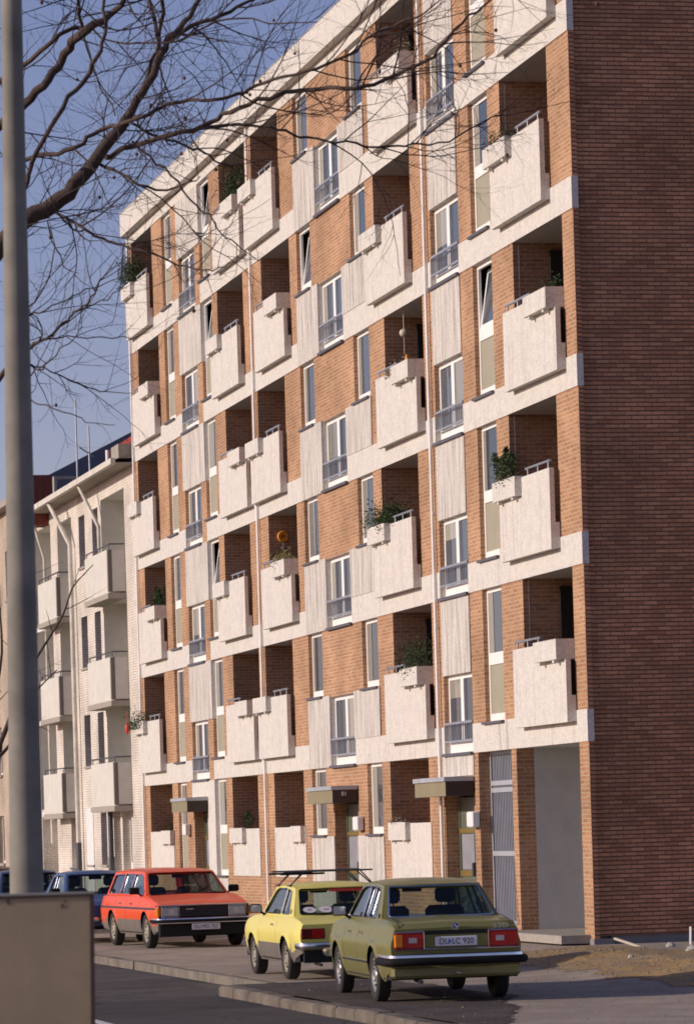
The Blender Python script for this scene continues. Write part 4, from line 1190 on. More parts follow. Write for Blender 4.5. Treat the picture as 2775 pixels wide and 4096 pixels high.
# ---- simpler cars further down the street
def far_car(base, paint_, loc, hd_, label, scale=1.):
    S = dict(base); S['paint'] = paint_
    r_, *_ = make_car(S, loc, hd_, label)
    x0, x1 = S['x0'], S['x1']; W = S['w']/2
    for s in (1, -1):
        a, b = sorted((s*.45, s*.74))
        g = MB(); g.rbox(x1-.01, x1+.02, a, b, .56, .70, .01); g.build('headlight', 'lens_clear', r_, 40)
        g = MB(); g.rbox(x0-.03, x0+.01, a, b, .60, .74, .01); g.build('tail_lamp', 'lens_red', r_, 40)
    bumper(r_, x1+.06, 1, W, .47, .10, ('chrome', None), .25); bumper(r_, x0-.06, -1, W, .49, .10, ('chrome', None), .25)
    g = MB(); g.rbox(x1+.075, x1+.09, -.25, .25, .38, .48, .004); g.build('number_plate', 'plate', r_)
    return r_
far_car(YEL, 'paint_blue', (-17.8, -4.9, -.3), R_(1), 'blue car parked right behind the red estate')
far_car(YEL, 'paint_navy', (-25.5, -5.1, -.3), R_(-1), 'dark blue car parked second behind the red estate')
far_car(RED, 'paint_brown', (-32.5, -5.0, -.3), R_(1), 'ochre brown car parked beyond the two blue cars')
far_car(YEL, 'paint_orange', (-26.5, -8.6, -.42), R_(1), 'orange roofed car left of the lamp post at the picture edge')
# ------------------------------------------------------------------ white painted block next door
wbd = empty('apartment_building', 'four storey whitewashed brick block with projecting balconies and slate roof', 'apartment building', (0, 0, 0))
WX0, WX1, ZE = -57.3, -39.42, 11.25
REC = [(-44.9, -41.2), (-52.6, -50.0), (-57.2, -53.9)]
whl = []
FL = [.98, 3.71, 6.44, 9.23]
WW = [(-48.7, -47.65), (-46.4, -45.4)]
for i, z in enumerate(FL):
    for a, b in WW: whl.append((a, b, z, z+1.42))
for a, b in REC[:2]:
    for i in range(1, 4): whl.append((a, b, FL[i]-1.05, FL[i]+1.55))
whl += [(-44.3, -43.2, .7, 2.45), (-42.9, -41.5, .7, 2.45), (-51.6, -50.3, .9, 2.45)]
whl.append((REC[2][0], REC[2][1], 2.6, 10.9)); whl.append((-57.1, -54.2, .2, 2.5))
g = MB(); wall_holes(g, WX0, WX1, -.5, ZE, whl, 0, 0)
for h in whl:
    deep = 1.0 if h[3]-h[2] > 2 and h[2] > 1 else (.5 if h[3]-h[2] > 2.1 else .28)
    reveal(g, *h, 0, deep, 1 if deep > .5 else 0, 'LRTB', 1)
    g.poly([(h[0], deep, h[2]), (h[1], deep, h[2]), (h[1], deep, h[3]), (h[0], deep, h[3])], 1 if deep > .4 else 2)
g.poly([(WX0, 0, -.5), (WX0, 0, ZE), (WX0, 9, ZE), (WX0, 9, -.5)], 0)
g.build('wall', ['brick_white', 'plaster', 'glass_dark'], wbd)
for i, z in enumerate(FL):
    for a, b in WW:
        g = MB(); frame(g, a, b, z, z+1.42, .2, .05, .05); g.box((a+b)/2-.03, (a+b)/2+.03, .19, .25, z+.05, z+1.37); o = g.build('window', 'steel_dark' if i else 'slate_sill', wbd)
        g = MB(); g.box(a-.05, b+.05, -.05, .19, z-.06, z-.002); g.build('sill', 'slab', o)
for a, b, z in ((-44.3, -43.2, .7), (-42.9, -41.5, .7), (-51.6, -50.3, .9)):
    g = MB(); frame(g, a, b, z, 2.45, .2, .08, .06); g.box(a+.55, a+.62, .19, .26, z+.08, 2.37); g.box(a+.08, b-.08, .2, .25, z+.08, z+.35); o = g.build('window', 'white_frame', wbd)
    g = MB(); g.box(a+.62, b-.08, .235, .24, z+.8, 2.36); g.build('blind', 'wood', o)
    g = MB(); g.box(a-.05, b+.05, -.06, .19, z-.07, z-.002); g.build('sill', 'slate_sill', o)
g = MB(); g.box(-48.75, -47.6, -.02, -.002, -.4, 2.55); g.build('panel', 'pipe', wbd)
def wbal(x0, x1, z):
    g = MB(); y = -.46
    g.rbox(x0, x1, y, y+.09, z-.02, z+1.12, .01); g.box(x1-.07, x1, y+.09, -.002, z+.02, z+1.10); g.box(x0, x0+.07, y+.09, -.002, z+.02, z+1.10)
    o = g.build('balcony', 'plaster', wbd)
    g = MB(); g.box(x0-.03, x1+.03, y-.03, -.003, z-.16, z-.021); g.build('slab', 'slab', o)
    g = MB(); g.tube([(x0, y+.05, z+1.25), (x1-.03, y+.05, z+1.25), (x1-.03, -.01, z+1.25)], .02, 6)
    for xx in (x0+.1, (x0+x1)/2, x1-.1): g.tube([(xx, y+.05, z+1.1), (xx, y+.05, z+1.25)], .014, 5)
    g.build('handrail', 'steel_dark', o, 60)
    g = MB(); g.box(x1-.16, x1+.004, y-.004, y+.10, z+.01, z+1.11); g.build('corner_strip', 'grey_sill', o)
for i in range(1, 4):
    wbal(-45.0, -41.22, FL[i]-1.15); wbal(-53.6, -50.0, FL[i]-1.25)
for i in range(1, 4):
    a, b = REC[2]; z = FL[i]-1.2
    g = MB()
    for q in range(4): g.box(a+.05, b-.05, .06, .09, z+.1+q*.26, z+.30+q*.26)
    g.build('balcony', 'slate_sill', wbd)
    g = MB(); g.box(a+.05, b-.05, -.01, .13, z-.12, z+.02); g.build('slab', 'white_box', wbd)
for xx, r_ in ((-49.45, .065), (-55.2+.9, .045)):
    g = MB(); g.tube([(xx-1.3 if r_ > .06 else xx, -.5, ZE-.03), (xx, -.14, ZE-1.3), (xx, -.14, 1.6)], r_, 10); o = g.build('downpipe', 'pipe_old', wbd, 60)
    if r_ > .06:
        g = MB(); g.tube([(xx, -.14, 1.6), (xx, -.14, -.3)], r_+.012, 10); g.build('standpipe', 'steel_dark', o, 60)
g = MB(); g.tube([(-45.4, -.5, ZE-.03), (-44.6, -.12, ZE-1.2), (-44.6, -.12, 8.3)], .05, 10); g.build('downpipe', 'pipe_old', wbd, 60)
g = MB(); g.tube([(-44.1, -.12, 2.5), (-44.1, -.12, 1.2)], .07, 10); g.tube([(-44.1, -.12, 1.2), (-44.1, -.12, -.3)], .085, 10); g.build('downpipe', 'steel_dark', wbd, 60)
g = MB(); g.box(WX0, WX1-.001, -.62, -.50, ZE-.02, ZE+.13); g.build('gutter', 'pipe_old', wbd)
g = MB(); g.box(WX0, WX1-.001, -.50, -.001, ZE-.02, ZE+.02); g.build('eaves', 'slab', wbd)
g = MB(); g.poly([(WX0, -.52, ZE+.10), (WX1-.05, -.52, ZE+.10), (WX1-.05, .3, ZE+.32), (WX0, .3, ZE+.32)]); g.poly([(WX0, .3, ZE+.32), (WX1-.05, .3, ZE+.32), (WX1-.05, 9, ZE+.33), (WX0, 9, ZE+.33)])
g.build('roof', 'roof_slate', wbd)
g = MB(); g.box(-40.6, -39.5, -.4, 1.5, ZE+.131, ZE+.5); g.build('parapet', 'slab', wbd)
# red tiled firewall capping, vent pipe, aerials
g = MB()
for i in range(12):
    x = -42.9+i*.26; z = ZE+.32
    g.rbox(x+.02, x+.23, -.02, .3, z, z+.36+(.06 if i % 3 else 0), .04)
g.build('chimney', 'roof_tile', wbd, label='row of red tiles standing on the roof edge')
g = MB(); g.tube([(-42.3, -.2, ZE+.15), (-42.3, -.2, ZE+.62)], .06, 8); g.build('vent_pipe', 'pipe', wbd, 60)
def aerial(px, ytop, ybot, d, arm):
    a, b = at_depth(px, ytop, d), at_depth(px+2, ybot, d)
    b = Vector((a.x, a.y, b.z)); g = MB(); g.tube([a, b], .028, 6)
    if arm: c = a+Vector((0, 0, -.75)); g.tube([c+Vector((.4, -.35, .1)), c+Vector((-.4, .2, -.1))], .02, 5)
    o = g.build('aerial', 'steel', None, 60); return o
a1 = aerial(171, 905, 1110, 108, False); a1['label'] = 'taller bare aerial mast on the slate roof, left of the other'; a1['category'] = 'aerial'
a2 = aerial(201, 965, 1095, 108, True); a2['label'] = 'shorter aerial mast with a cross arm on the slate roof'; a2['category'] = 'aerial'
# brick chimney and frame to the left
def blk(px0, px1, py0, py1, d, dep, name, mat, par=None):
    p = at_depth(px0, py1, d); q = at_depth(px1, py0, d)
    g = MB(); s = (q-p); w_ = abs(s.dot(RT)); h = abs(s.z)
    g.box(-dep, 0, 0, w_, 0, h); o = g.build(name, mat, None); o.location = p; o.rotation_euler = (0, 0, -YAW*.0)
    if par: o.parent = par
    return o
blk(60, 118, 1076, 1190, 112, 1.2, 'chimney', 'chimney_brick', wbd)
g = MB(); p = at_depth(124, 1120, 111); 
for a, b, c, d_ in ((0, 1.0, 0, .10), (0, 1.0, .38, .46), (0, .12, .1, .38), (.72, 1.0, .1, .38)): g.box(p.x-.3, p.x, p.y+a*.75, p.y+b*.75, p.z+c*1.1, p.z+d_*1.1)
g.box(p.x-.3, p.x, p.y, p.y+.75, p.z-.7, p.z); g.build('roof_frame', 'slab', wbd)

# ---- brown brick house at the far left
bb = empty('apartment_building', 'tan brick building farthest down the street, left of the lamp post', 'apartment building', (0, 0, 0))
X0, X1 = -110, -57.4
hh = []
x = -60.
while x > -108:
    for z in (1.0, 3.8, 6.5, 9.2): hh.append((x-1.6, x, z, z+1.5))
    x -= 3.6
g = MB(); wall_holes(g, X0, X1, -.5, 11.9, hh, -.25, 0)
for h in hh:
    reveal(g, *h, -.25, .25, 0); g.poly([(h[0], 0, h[2]), (h[1], 0, h[2]), (h[1], 0, h[3]), (h[0], 0, h[3])], 1)
g.poly([(X1, -.25, -.5), (X1, 9, -.5), (X1, 9, 11.9), (X1, -.25, 11.9)], 0)
g.build('wall', ['brick_tan', 'glass_dark'], bb)
for h in hh[:24]:
    g = MB(); frame(g, h[0], h[1], h[2], h[3], -.08, .07, .05); o = g.build('window', 'white_frame', bb)
    g = MB(); g.box(h[0]-.05, h[1]+.05, -.32, -.1, h[2]-.08, h[2]-.002); g.build('sill', 'slab', o)
g = MB(); g.box(X0, X1+.2, -.6, 9, 11.9, 12.1); g.build('cornice', 'slab', bb)
g = MB(); g.poly([(X0, -.6, 12.1), (X1+.2, -.6, 12.1), (X1+.2, 4, 14.4), (X0, 4, 14.4)]); g.poly([(X1+.2, -.6, 12.1), (X1+.2, 9, 12.1), (X1+.2, 4, 14.4)]); g.build('roof', 'roof_slate', bb)

# ------------------------------------------------------------------ lamp post and cabinet on the near side of the street
g = MB(); P = [(32.29+.01, -13.475, -.32), (32.29, -13.455, 1.4), (32.28, -13.415, 4.5), (32.28, -13.355, 9.0)]
lp = empty('street_lamp', 'tall tapering pale grey lamp post in the left foreground', 'street lamp', P[0])
def rel(P, o): return [Vector(p)-Vector(o) for p in P]
g.tube(rel(P, P[0]), [.118, .110, .087, .054], 28); g.build('post', 'lamp_metal', lp, 60)
g = MB(); g.tube([(0, 0, 0), (0, .01, .9)], [.126, .124], 28); g.build('base_sleeve', 'lamp_metal', lp, 60)
g = MB(); g.tube(rel([P[-1], (32.25, -12.9, 9.5), (32.1, -11.9, 9.7)], P[0]), [.05, .04, .035], 12); g.build('arm', 'lamp_metal', lp, 60)
g = MB(); g.rbox(-.35, .0, 1.35, 2.1, 9.33, 9.46, .05); g.build('lamp_head', 'lamp_metal', lp, 40)
# cabinet: its long face looks at the camera
c0 = at_depth(212, 2028, 20)
W_ = 1.05
cab = empty('electrical_cabinet', 'plain beige metal cabinet in the lower left foreground, before the lamp post', 'cabinet', (c0.x, c0.y, -.30), -YAW*.6)
hz = c0.z+.30
g = MB()
def tl(z): return .020*(z/hz)      # leans a little
v = [(-.42, -W_, 0), (0, -W_, 0), (0, -.045, 0), (-.42, -.045, 0), (-.42, -W_, hz), (0, -W_, hz), (0, .0, hz-.0), (-.42, .0, hz)]
g.v = v; g.f = [(0, 3, 2, 1), (4, 5, 6, 7), (0, 1, 5, 4), (1, 2, 6, 5), (2, 3, 7, 6), (3, 0, 4, 7)]; g.m = [0]*6
g.build('body', 'cabinet', cab)
g = MB(); g.v = [(.006, -.052, 0), (.006, -.030, 0), (-.02, -.030, 0), (.006, -.018, hz), (.006, .004, hz), (-.02, .004, hz)]; g.f = [(0, 1, 4, 3), (1, 2, 5, 4)]; g.m = [0, 0]; g.build('edge_strip', 'cabinet_edge', cab)
g = MB(); g.box(-.43, .010, -W_-.01, .010, hz+.0, hz+.008); g.build('lid', 'lamp_metal', cab)
g = MB(); g.box(.001, .008, -W_, .0, hz-.012, hz-.001); g.build('lid_seam', 'cabinet_edge', cab)
g = MB()
for y, z, r_ in ((-.16, .06, .012), (-.44, .03, .014), (-.86, .03, .016), (-.145, .035, .007)):
    g.poly([(.0025, y+r_*math.cos(a)*RND.uniform(.6, 1.2)-.0, hz-z+r_*1.4*math.sin(a)*RND.uniform(.6, 1.2)) for a in [2*PI*i/9 for i in range(9)]])
g.build('rust_spots', 'rust', cab)
# ------------------------------------------------------------------ balcony plants and odds and ends
def shrub(name, label, cat, c, w, d, h, n, mat='leaf', conifer=False, trail=0., stems=5, seed=1, lsz=.05):
    r = random.Random(seed); o = empty(name, label, cat, c, 0, 'plants on the balconies')
    g = MB(); tips = []
    for i in range(stems):
        x = r.uniform(-w, w)*.42; y = r.uniform(-d, d)*.3
        hh = h*r.uniform(.6, 1.); lean = Vector((r.uniform(-.3, .3)*w*.5, r.uniform(-.6, .25)*d*.6, hh))
        P = [Vector((x, y, 0)), Vector((x, y, 0))+lean*.5+Vector((r.uniform(-.03, .03), r.uniform(-.03, .03), 0)), Vector((x, y, 0))+lean]
        g.tube(P, [.010, .007, .003], 4); tips.append(P)
    g.build('stems', 'twig', o)
    g = MB()
    for i in range(n):
        P = r.choice(tips); t = r.random()**.7
        q = P[0].lerp(P[1], t*2) if t < .5 else P[1].lerp(P[2], t*2-1)
        sp = (.55*(1-t)+.12)*min(w, .5)*.5 if conifer else .16*min(1.4, w)
        q = q+Vector((r.gauss(0, sp), r.gauss(0, sp*.55), r.gauss(0, sp*.55)))
        if trail and r.random() < trail: q = Vector((q.x, -.16-r.random()*.10, r.uniform(-h*.7, .06)))
        a = Vector((r.gauss(0, 1), r.gauss(0, 1), r.gauss(0, .7))).normalized(); b = a.orthogonal().normalized(); b.rotate(Matrix.Rotation(r.random()*6, 3, a))
        L_ = lsz*r.uniform(.6, 1.3); W_ = L_*.4
        g.poly([q-a*L_*.5, q+b*W_*.5, q+a*L_*.5, q-b*W_*.5])
    g.build('foliage', mat, o)
    return o
def at_planter(key, f=.5, dy=-.15):
    q0, q1, zt = PLANT_AT[key]; return (q0+(q1-q0)*f, dy, zt-.06)
shrub('balcony_plant', 'small green shrubs in the planter two balconies from the roof, nearest bay', 'plant', at_planter('A4', .55), .9, .2, .24, 420, seed=2)
shrub('balcony_plant', 'twin bushy conifers on the second lowest box balcony of the nearest bay', 'plant', at_planter('A2', .4), 1.35, .4, .66, 2600, conifer=True, seed=3, stems=4)
shrub('balcony_plant', 'dark shrub standing behind the planter on the third balcony up, nearest bay', 'plant', at_planter('A3', .35, .1), .7, .25, .36, 420, seed=4)
shrub('balcony_plant', 'large dark spreading bush over the planter just above the ground floor, second bay', 'plant', at_planter('B1', .5, -.1), 1.7, .35, .50, 1700, seed=5, stems=9)
shrub('balcony_plant', 'dense green bush on the second balcony up in the second bay', 'plant', at_planter('B2', .55, -.08), 1.8, .3, .34, 2600, seed=6, lsz=.06, stems=8)
shrub('trailing_plant', 'dry vine hanging down over the planter in the second bay, third balcony up', 'plant', at_planter('B3', .2, -.05), 1.2, .2, .12, 620, 'leaf_dry', trail=.8, seed=7)
shrub('trailing_plant', 'withered climber on the topmost balcony of the second bay', 'plant', at_planter('B5', .6, -.05), .8, .25, .42, 420, 'leaf_dry', trail=.25, seed=8)
shrub('balcony_plant', 'yellowish low plants in the planter beside the orange wall wheel', 'plant', at_planter('C2', .5, -.12), 1.2, .2, .20, 700, 'leaf_pale', seed=9)
shrub('balcony_plant', 'big dark hedge behind the top double balcony by the downpipe', 'plant', at_planter('D5', .3, .1), 1.6, .4, .8, 3000, seed=10, lsz=.06, stems=9)
shrub('balcony_plant', 'dark creeper piled over the highest balcony at the far end', 'plant', at_planter('E5', .35, -.05), 1.5, .4, .7, 3000, seed=11, lsz=.06, stems=9)
shrub('balcony_plant', 'low green plant on the second highest balcony at the far end', 'plant', at_planter('E4', .3, -.05), .9, .25, .20, 420, seed=12)
shrub('balcony_plant', 'bright green conifer on the second lowest balcony at the far end', 'plant', at_planter('E2', .5, -.05), 1.1, .3, .62, 2200, conifer=True, seed=13)
shrub('trailing_plant', 'green fir branches spilling out of the lowest box planter at the far end', 'plant', at_planter('E1', .4, -.15), 1.5, .35, .20, 1200, trail=.35, seed=14, stems=8)
shrub('balcony_plant', 'small conifer on the ground floor parapet left of the middle downpipe', 'plant', (-27.0, .15, 1.80), .5, .25, .42, 500, conifer=True, seed=15, stems=3)
shrub('balcony_plant', 'tiny dark bush on the ground floor parapet at the far end', 'plant', (-35.9, .15, 1.80), .4, .25, .26, 260, seed=16, stems=3)
shrub('balcony_plant', 'little heap of twigs on the ground floor planter of the second bay', 'plant', (-12.3, -.06, 1.83), .4, .12, .08, 120, 'leaf_dry', seed=17, stems=3)
g = MB(); g.lathe([(.04, .03), (.11, .035), (.125, .0), (.11, -.02), (.05, -.015), (.03, -.03), (.001, -.035)], (0, 0, 0), 'x', 20)
o = g.build('orange_disc', 'orange', None, 50); o.location = (log('C', 2)[0]+.04, .30, 8.05); o['label'] = 'round orange wheel ornament hung on the brick recess wall'; o['category'] = 'wall ornament'
g = MB(); g.tube([(0, 0, .1), (.02, 0, 0)], .01, 6); g.ball((.03, 0, -.03), .045, 10, 0); g.ball((.03, .0, -.09), .03, 10, 0)
o = g.build('wall_lamp', 'steel_dark', None, 50); o.location = (log('C', 2)[0]+.06, .30, 7.82); o['label'] = 'dark wall lantern below the orange wheel'; o['category'] = 'wall lamp'
g = MB(); g.ball((0, 0, .0), .085, 12, 0, .9); g.tube([(0, 0, .08), (0, 0, .38)], .008, 5); g.tube([(0, 0, -.07), (.0, 0, -.4)], .008, 5)
o = g.build('wind_chime', 'wood', None, 50); o.location = (-11.46, .15, 10.85); o['label'] = 'pale round wicker hanging in the second bay recess, third balcony up'; o['category'] = 'hanging ornament'
g = MB(); g.ball((0, 0, 0), .035, 10, 0, 2.2); o = g.build('lantern', 'orange', None, 50); o.location = (-10.5, -.05, 10.26); o['label'] = 'small orange lamp on the planter under the wicker hanging'; o['category'] = 'lantern'
g = MB(); g.ball((0, 0, 0), .06, 12, 0, 2.4); g.tube([(0, 0, .1), (0, 0, .45)], .008, 5); o = g.build('lantern', 'red', None, 50); o.location = (-39.95, -.3, 4.50); o['label'] = 'small long red lantern hung beside the fir branches at the far end'; o['category'] = 'lantern'
# rubble by the side wall
def debris(name, label, mat, a, b, r_):
    a, b = Vector(a), Vector(b); m_ = a.copy(); g = MB(); d = (b-a); L_ = d.length
    g.rbox(0, L_, -r_, r_, -r_*.6, r_*.6, r_*.2); o = g.build(name, mat, None); o.location = a
    o.rotation_euler = d.to_track_quat('X', 'Z').to_euler(); o['label'] = label; o['category'] = 'debris'
debris('plank', 'pale broken board lying slanted against the plinth', 'wood', (1.15, .0, -.03), (1.6, .3, -.17), .03)
debris('plank', 'thin pale stake standing upright by the dark wall', 'white_box', (1.6, 1.05, -.26), (1.55, 1.08, .12), .016)
debris('plank', 'short yellow lath leaning by the upright stake', 'yellow', (1.7, 1.12, -.26), (1.62, 1.2, -.02), .03)
for i, (x, y, r_, lb) in enumerate(((2.2, .55, .07, 'grey stone beside the broken board'), (2.3, 1.15, .06, 'rounded pale stone at the foot of the upright stake'), (5.2, -.1, .09, 'stone lying on the yellow earth near the right edge'), (6.5, -1.4, .05, 'small stone on the earth bank'))):
    g = MB(); g.ball((0, 0, 0), r_, 7, 0, .7); rr = random.Random(i); g.v = [(a*rr.uniform(.8, 1.2), b*rr.uniform(.8, 1.2), c*rr.uniform(.8, 1.2)) for a, b, c in g.v]
    o = g.build('stone', 'stone', None); o.location = (x, y, gz(x, y)+r_*.3); o['label'] = lb; o['category'] = 'stone'
rr = random.Random(5); g = MB()
for i in range(2200):
    if rr.random() < .8: x, y = rr.uniform(.4, 14), rr.uniform(-2.6, .0)
    else: x, y = rr.uniform(7, 22), rr.uniform(-6.9, -1.5)
    s_ = rr.uniform(.006, .016)*(1.8 if rr.random() < .08 else 1); z = gz(x, y)+.008
    a = rr.random()*6
    P = [(x+s_*rr.uniform(.7, 1.3)*math.cos(a+k*1.571), y+s_*rr.uniform(.7, 1.3)*math.sin(a+k*1.571), z) for k in range(4)]+[(x, y, z+s_*.8)]
    b0 = len(g.v); g.v += P
    for k in range(4): g.f.append((b0+k, b0+(k+1) % 4, b0+4)); g.m.append(0)
o = g.build('loose_gravel', 'grit', None); o['kind'] = 'stuff'; o['label'] = 'loose small stones scattered over earth and parking ground'; o['category'] = 'gravel'
# ------------------------------------------------------------------ bare plane tree
TR = random.Random(21)
def limb_pts(pix, d0, d1, jit=.0):
    n = len(pix); out = []
    for i, (x, y) in enumerate(pix):
        t = i/(n-1); out.append(at_depth(x, y, d0+(d1-d0)*t+jit*math.sin(i*1.7)))
    return out
def smooth_path(P, R, sub=3):
    o = []; r = []
    for i in range(len(P)-1):
        p0 = P[max(i-1, 0)]; p1 = P[i]; p2 = P[i+1]; p3 = P[min(i+2, len(P)-1)]
        for k in range(sub):
            t = k/sub
            q = .5*((2*p1)+(p2-p0)*t+(2*p0-5*p1+4*p2-p3)*t*t+(3*p1-p0-3*p2+p3)*t*t*t)
            o.append(q); r.append(R[i]+(R[i+1]-R[i])*t)
    o.append(P[-1]); r.append(R[-1]); return o, r
def twigs(g, path, rads, dens, l1, r1, gravity=0., levels=2, t_from=0., balls=None):
    tot = 0; acc = TR.random()/dens
    for i in range(len(path)-1):
        a, b = path[i], path[i+1]; L_ = (b-a).length; dr = (b-a).normalized()
        if i/len(path) < t_from: continue
        s = acc
        while s < L_:
            p = a.lerp(b, s/L_); r0 = min(r1*TR.uniform(.7, 1.2), rads[i]*.7)
            ax = dr.orthogonal().normalized(); ax.rotate(Matrix.Rotation(TR.uniform(0, 2*PI), 3, dr))
            d = dr.copy(); d.rotate(Matrix.Rotation(TR.uniform(.4, 1.05), 3, ax))
            d = Vector((d.x, d.y, d.z*.9+gravity)).normalized()
            ln = l1*TR.uniform(.35, 1.25); n = max(3, int(ln/.11)); n = min(n, 12)
            pts = [p]; q = p.copy(); dd = d.copy(); cv = Vector((TR.gauss(0, .07), TR.gauss(0, .07), TR.gauss(.03, .07)))
            for k in range(n):
                dd = (dd+cv+Vector((TR.gauss(0, .10), TR.gauss(0, .10), TR.gauss(0, .10)))).normalized(); q = q+dd*(ln/n); pts.append(q.copy())
            rr = [r0*(1-.72*k/n) for k in range(n+1)]
            g.tube(pts, rr, 4 if r0 > .006 else 3, cap=False)
            if levels > 1: twigs(g, pts, rr, dens*(1.1 if levels > 2 else 1.2), l1*(.42 if levels > 2 else .42), r1*.68, gravity, levels-1, .1, balls)
            elif balls is not None and TR.random() < .02: balls.append(pts[-1].copy())
            s += TR.expovariate(dens)+.02
        acc = s-L_
LIMBS = [
 ([(-60, 640), (0, 560), (59, 499), (119, 468), (170, 420), (222, 357), (273, 285), (301, 246), (337, 190), (369, 119), (388, 91), (420, 52), (452, 0), (500, -90)], 36, 36.5, [24, 22, 19, 18, 16, 14, 12, 9.5, 9, 8.5, 7, 6, 5, 3]),
 ([(-60, 330), (0, 285), (55, 238), (95, 194), (131, 151), (159, 107), (186, 75), (222, 52), (258, 28), (285, 0), (330, -60)], 37, 36, [12, 11, 10, 9.5, 9.5, 9.5, 10, 9, 7, 6, 4]),
 ([(0, 190), (55, 151), (91, 115), (131, 79), (174, 63), (190, 62)], 37, 36.6, [5, 5.5, 5.5, 5, 5, 5]),
 ([(186, 66), (181, 30), (178, 0), (172, -50)], 36.6, 36, [4.5, 4, 3.5, 2]),
 ([(30, 500), (59, 412), (75, 369), (115, 289), (159, 222), (198, 174), (222, 131), (238, 79), (240, 0), (238, -40)], 35, 35.5, [5.5, 5, 5, 5, 5, 5, 4.5, 4, 3.5, 3]),
 ([(20, 375), (59, 361), (111, 349), (170, 337), (210, 305), (254, 285), (293, 277), (337, 258), (380, 238), (428, 226), (484, 226), (539, 214), (582, 196), (645, 174), (717, 155), (788, 127), (843, 83), (907, 52), (960, 30), (1010, -10)], 36.2, 34.5, [5, 5, 5, 5, 5, 5, 5, 5, 4.6, 4.2, 4, 4, 4, 3.8, 3.5, 3.3, 3, 2.4, 2, 1.2]),
 ([(240, 357), (277, 341), (349, 317), (416, 301), (468, 285), (507, 262), (563, 238), (630, 216), (681, 208), (748, 199), (788, 201), (847, 193), (907, 166), (966, 139), (1010, 87), (1065, 36), (1105, 8), (1140, -30)], 36.3, 35, [6.5, 6, 5.6, 5.5, 5.2, 5, 5, 5, 4.8, 4.6, 4.5, 4.2, 4, 3.8, 3.2, 2.6, 2.2, 1.5]),
 ([(300, 280), (345, 305), (380, 317), (436, 337), (476, 353), (515, 376), (560, 400)], 36.2, 37.2, [3.5, 3.4, 3.2, 3, 2.5, 2, 1.2]),
 ([(440, 296), (468, 289), (510, 283), (590, 285), (649, 301), (697, 313), (764, 321), (828, 329), (899, 333), (954, 329), (1018, 317), (1073, 289), (1134, 258), (1180, 225)], 36.3, 37.5, [3.6, 3.5, 3.2, 3.2, 3, 3, 2.8, 2.8, 2.6, 2.4, 2.2, 2, 1.5, 1]),
 ([(215, 365), (238, 380), (277, 396), (317, 420), (376, 432), (420, 420), (455, 400)], 36.2, 35.3, [4, 3.8, 3.5, 3.2, 2.6, 2, 1]),
 ([(337, -20), (337, 0), (349, 40), (357, 91), (349, 135), (330, 200)], 37, 36.4, [5, 5, 5, 5, 5, 4]),
 ([(372, -30), (369, 0), (361, 80)], 36, 36.8, [5, 4.8, 4]),
 ([(100, 484), (127, 487), (174, 505), (199, 524), (223, 540), (255, 552), (296, 560), (363, 583), (406, 600), (455, 613), (498, 608), (530, 595)], 36.4, 34.8, [4.2, 3.6, 3.4, 3.2, 3.2, 3, 2.8, 2.4, 2, 1.7, 1.3, .8]),
 ([(300, 320), (340, 355), (390, 397), (425, 443), (455, 475), (485, 497), (498, 521), (525, 546), (560, 573), (590, 592)], 36.4, 35.2, [2.8, 2.6, 2.5, 2.3, 2.2, 2, 1.8, 1.6, 1.2, .8]),
 ([(20, 830), (69, 790), (97, 770), (130, 746), (158, 721), (174, 705), (197, 684), (220, 654), (232, 628), (267, 582)], 35, 34, [4.5, 3.8, 3.6, 3.2, 2.8, 2.5, 2.2, 1.8, 1.5, .9]),
 ([(174, 705), (213, 691), (255, 667), (282, 650)], 34.5, 34.8, [1.8, 1.5, 1.2, .7]),
 ([(20, 735), (69, 714), (104, 702), (150, 681), (197, 658), (243, 644), (290, 623)], 35, 35.6, [2, 1.8, 1.7, 1.5, 1.4, 1.2, .8]),
 ([(20, 890), (69, 853), (104, 830), (139, 793), (162, 772), (190, 740)], 34.6, 34, [2, 1.8, 1.6, 1.4, 1.2, .8]),
 ([(20, 812), (69, 830), (116, 841), (144, 855), (197, 876), (243, 890), (301, 892)], 35, 35.8, [2.2, 2, 1.8, 1.7, 1.5, 1.2, .8]),
 ([(20, 870), (72, 906), (104, 920), (162, 936), (197, 955), (262, 964)], 35, 34.3, [1.8, 1.6, 1.5, 1.2, 1, .7]),
 ([(95, 772), (139, 766), (185, 765), (232, 768), (301, 765), (340, 752)], 34.8, 35.4, [1.8, 1.6, 1.4, 1.3, 1, .7]),
 ([(190, 60), (260, 95), (330, 96), (400, 95), (470, 60), (540, 40), (640, 52), (720, 50)], 36.6, 35.5, [2.5, 2.3, 2.2, 2.2, 2.2, 2.2, 1.6, 1]),
 ([(388, 91), (440, 60), (500, 35), (560, 5), (600, -30)], 36.5, 37, [5.5, 5, 4.5, 3.6, 2.5]),
 ([(190, 80), (215, 165), (262, 262)], 36.6, 36.2, [2.6, 2.2, 1.6]),
 ([(300, 250), (330, 300), (345, 330)], 36.2, 36, [2, 2, 1.5]),
 ([(60, 700), (110, 640), (125, 560), (115, 520)], 35.2, 35.8, [1.8, 1.6, 1.3, 1.]),
 ([(108, 500), (125, 560), (150, 610), (180, 620)], 36.3, 35.8, [1.8, 1.6, 1.3, .9]),
]
base = at_depth(-130, 1900, 36); base.z = -.3
tree = empty('plane_tree', 'bare plane tree with seed balls reaching over the picture from the left', 'tree', base)
K4 = .00405
g = MB()
fork = at_depth(-70, 650, 36)
tp, tr_ = smooth_path([base, base+Vector((.05, .02, 2)), base+Vector((-.02, .1, 4.4)), fork], [.34, .27, .22, .16], 4)
g.tube([p-base for p in tp], tr_, 16)
f2 = at_depth(-62, 335, 37); f3 = at_depth(20, 830, 35)
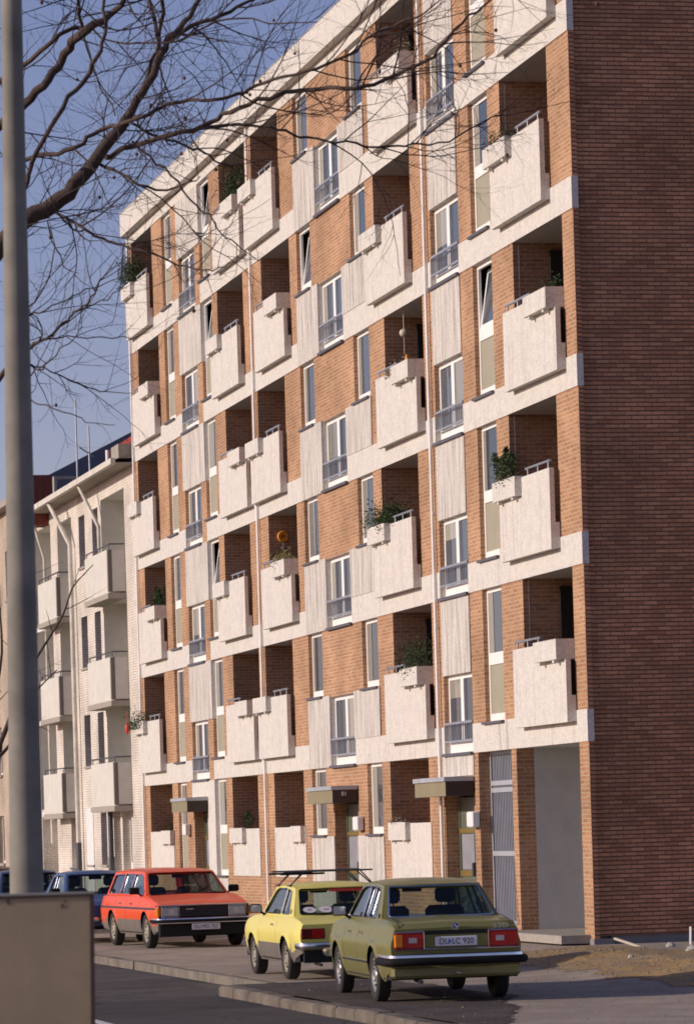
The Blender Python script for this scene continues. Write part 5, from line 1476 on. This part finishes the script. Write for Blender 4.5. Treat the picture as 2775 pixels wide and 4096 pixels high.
for q in ((fork, f2, .13, .05), (tp[9], f3, .07, .02)):
    a, b, r0, r1 = q; P, R__ = smooth_path([a, a.lerp(b, .5)+Vector((.1, -.1, .1)), b], [r0, (r0+r1)/2, r1], 4); g.tube([p-base for p in P], R__, 10)
g.build('trunk', 'bark', tree, 60)
balls = []; tw = MB()
for i, (pix, d0, d1, rad) in enumerate(LIMBS):
    P = [p-base for p in limb_pts(pix, d0, d1, .12 if i else 0)]
    R1 = [r*K4*1.05 for r in rad]
    P, R1 = smooth_path(P, R1, 3)
    for k in range(1, len(P)-1): P[k] = P[k]+Vector((TR.gauss(0, .010), TR.gauss(0, .010), TR.gauss(0, .010)))
    g = MB(); g.tube(P, R1, 10 if rad[0] > 5 else 6); g.build('limb', 'bark', tree, 70)
    big = rad[0] > 6
    dens = 5.0 if not big else 4.6
    twigs(tw, P, R1, dens, 1.45 if rad[0] > 3 else 1.0, .0085 if rad[0] > 2.4 else .0064, .02 if pix[0][1] < 600 else .05, 3, .04, balls)
tw.build('twigs', 'twig', tree)
TR.shuffle(balls)
for p in balls[:70]:
    g = MB(); r_ = TR.uniform(.015, .021); q = p+Vector((TR.gauss(0, .01), TR.gauss(0, .01), -.07))
    g.ball(q, r_, 7); g.tube([p, q], .0018, 3); g.build('seed_ball', 'seed', tree, 60)

# ---- young tree between the lamp post and the white block
b2 = at_depth(-25, 1960, 62); b2.z = -.3
yt = empty('young_tree', 'slender young street tree in front of the whitewashed block', 'tree', b2)
def L2(pix, d, rad, dn, l1):
    P = [p-b2 for p in limb_pts(pix, d, d+.5)]
    P, R1 = smooth_path(P, [r*d/8711 for r in rad], 3)
    g = MB(); g.tube(P, R1, 7); g.build('limb', 'bark', yt, 70)
    twigs(tw2, P, R1, dn, l1, .009, .08, 2, .2)
tw2 = MB()
g = MB(); P = [Vector((0, 0, 0)), at_depth(-16, 1800, 62)-b2, at_depth(0, 1690, 62)-b2]; g.tube(P, [.075, .06, .05], 10); g.build('trunk', 'bark', yt, 60)
L2([(0, 1690), (18, 1645), (50, 1560), (88, 1486), (117, 1440), (144, 1394), (159, 1350), (171, 1325), (212, 1281)], 62, [6, 5.5, 4, 3, 2.6, 2.4, 2, 1.6, 1], 1.6, .9)
L2([(-6, 1720), (15, 1700), (40, 1660), (60, 1600), (90, 1560), (130, 1520)], 61.8, [5, 4, 3, 2.4, 1.8, 1.2], 1.4, .8)
L2([(40, 1590), (30, 1500), (45, 1420), (70, 1350), (80, 1290)], 62.3, [3, 2.6, 2.2, 1.8, 1], 1.4, .8)
L2([(-3, 1700), (-10, 1600), (5, 1480), (0, 1380)], 62, [5, 4, 3, 2], 1.4, .8)
tw2.build('twigs', 'twig', yt)
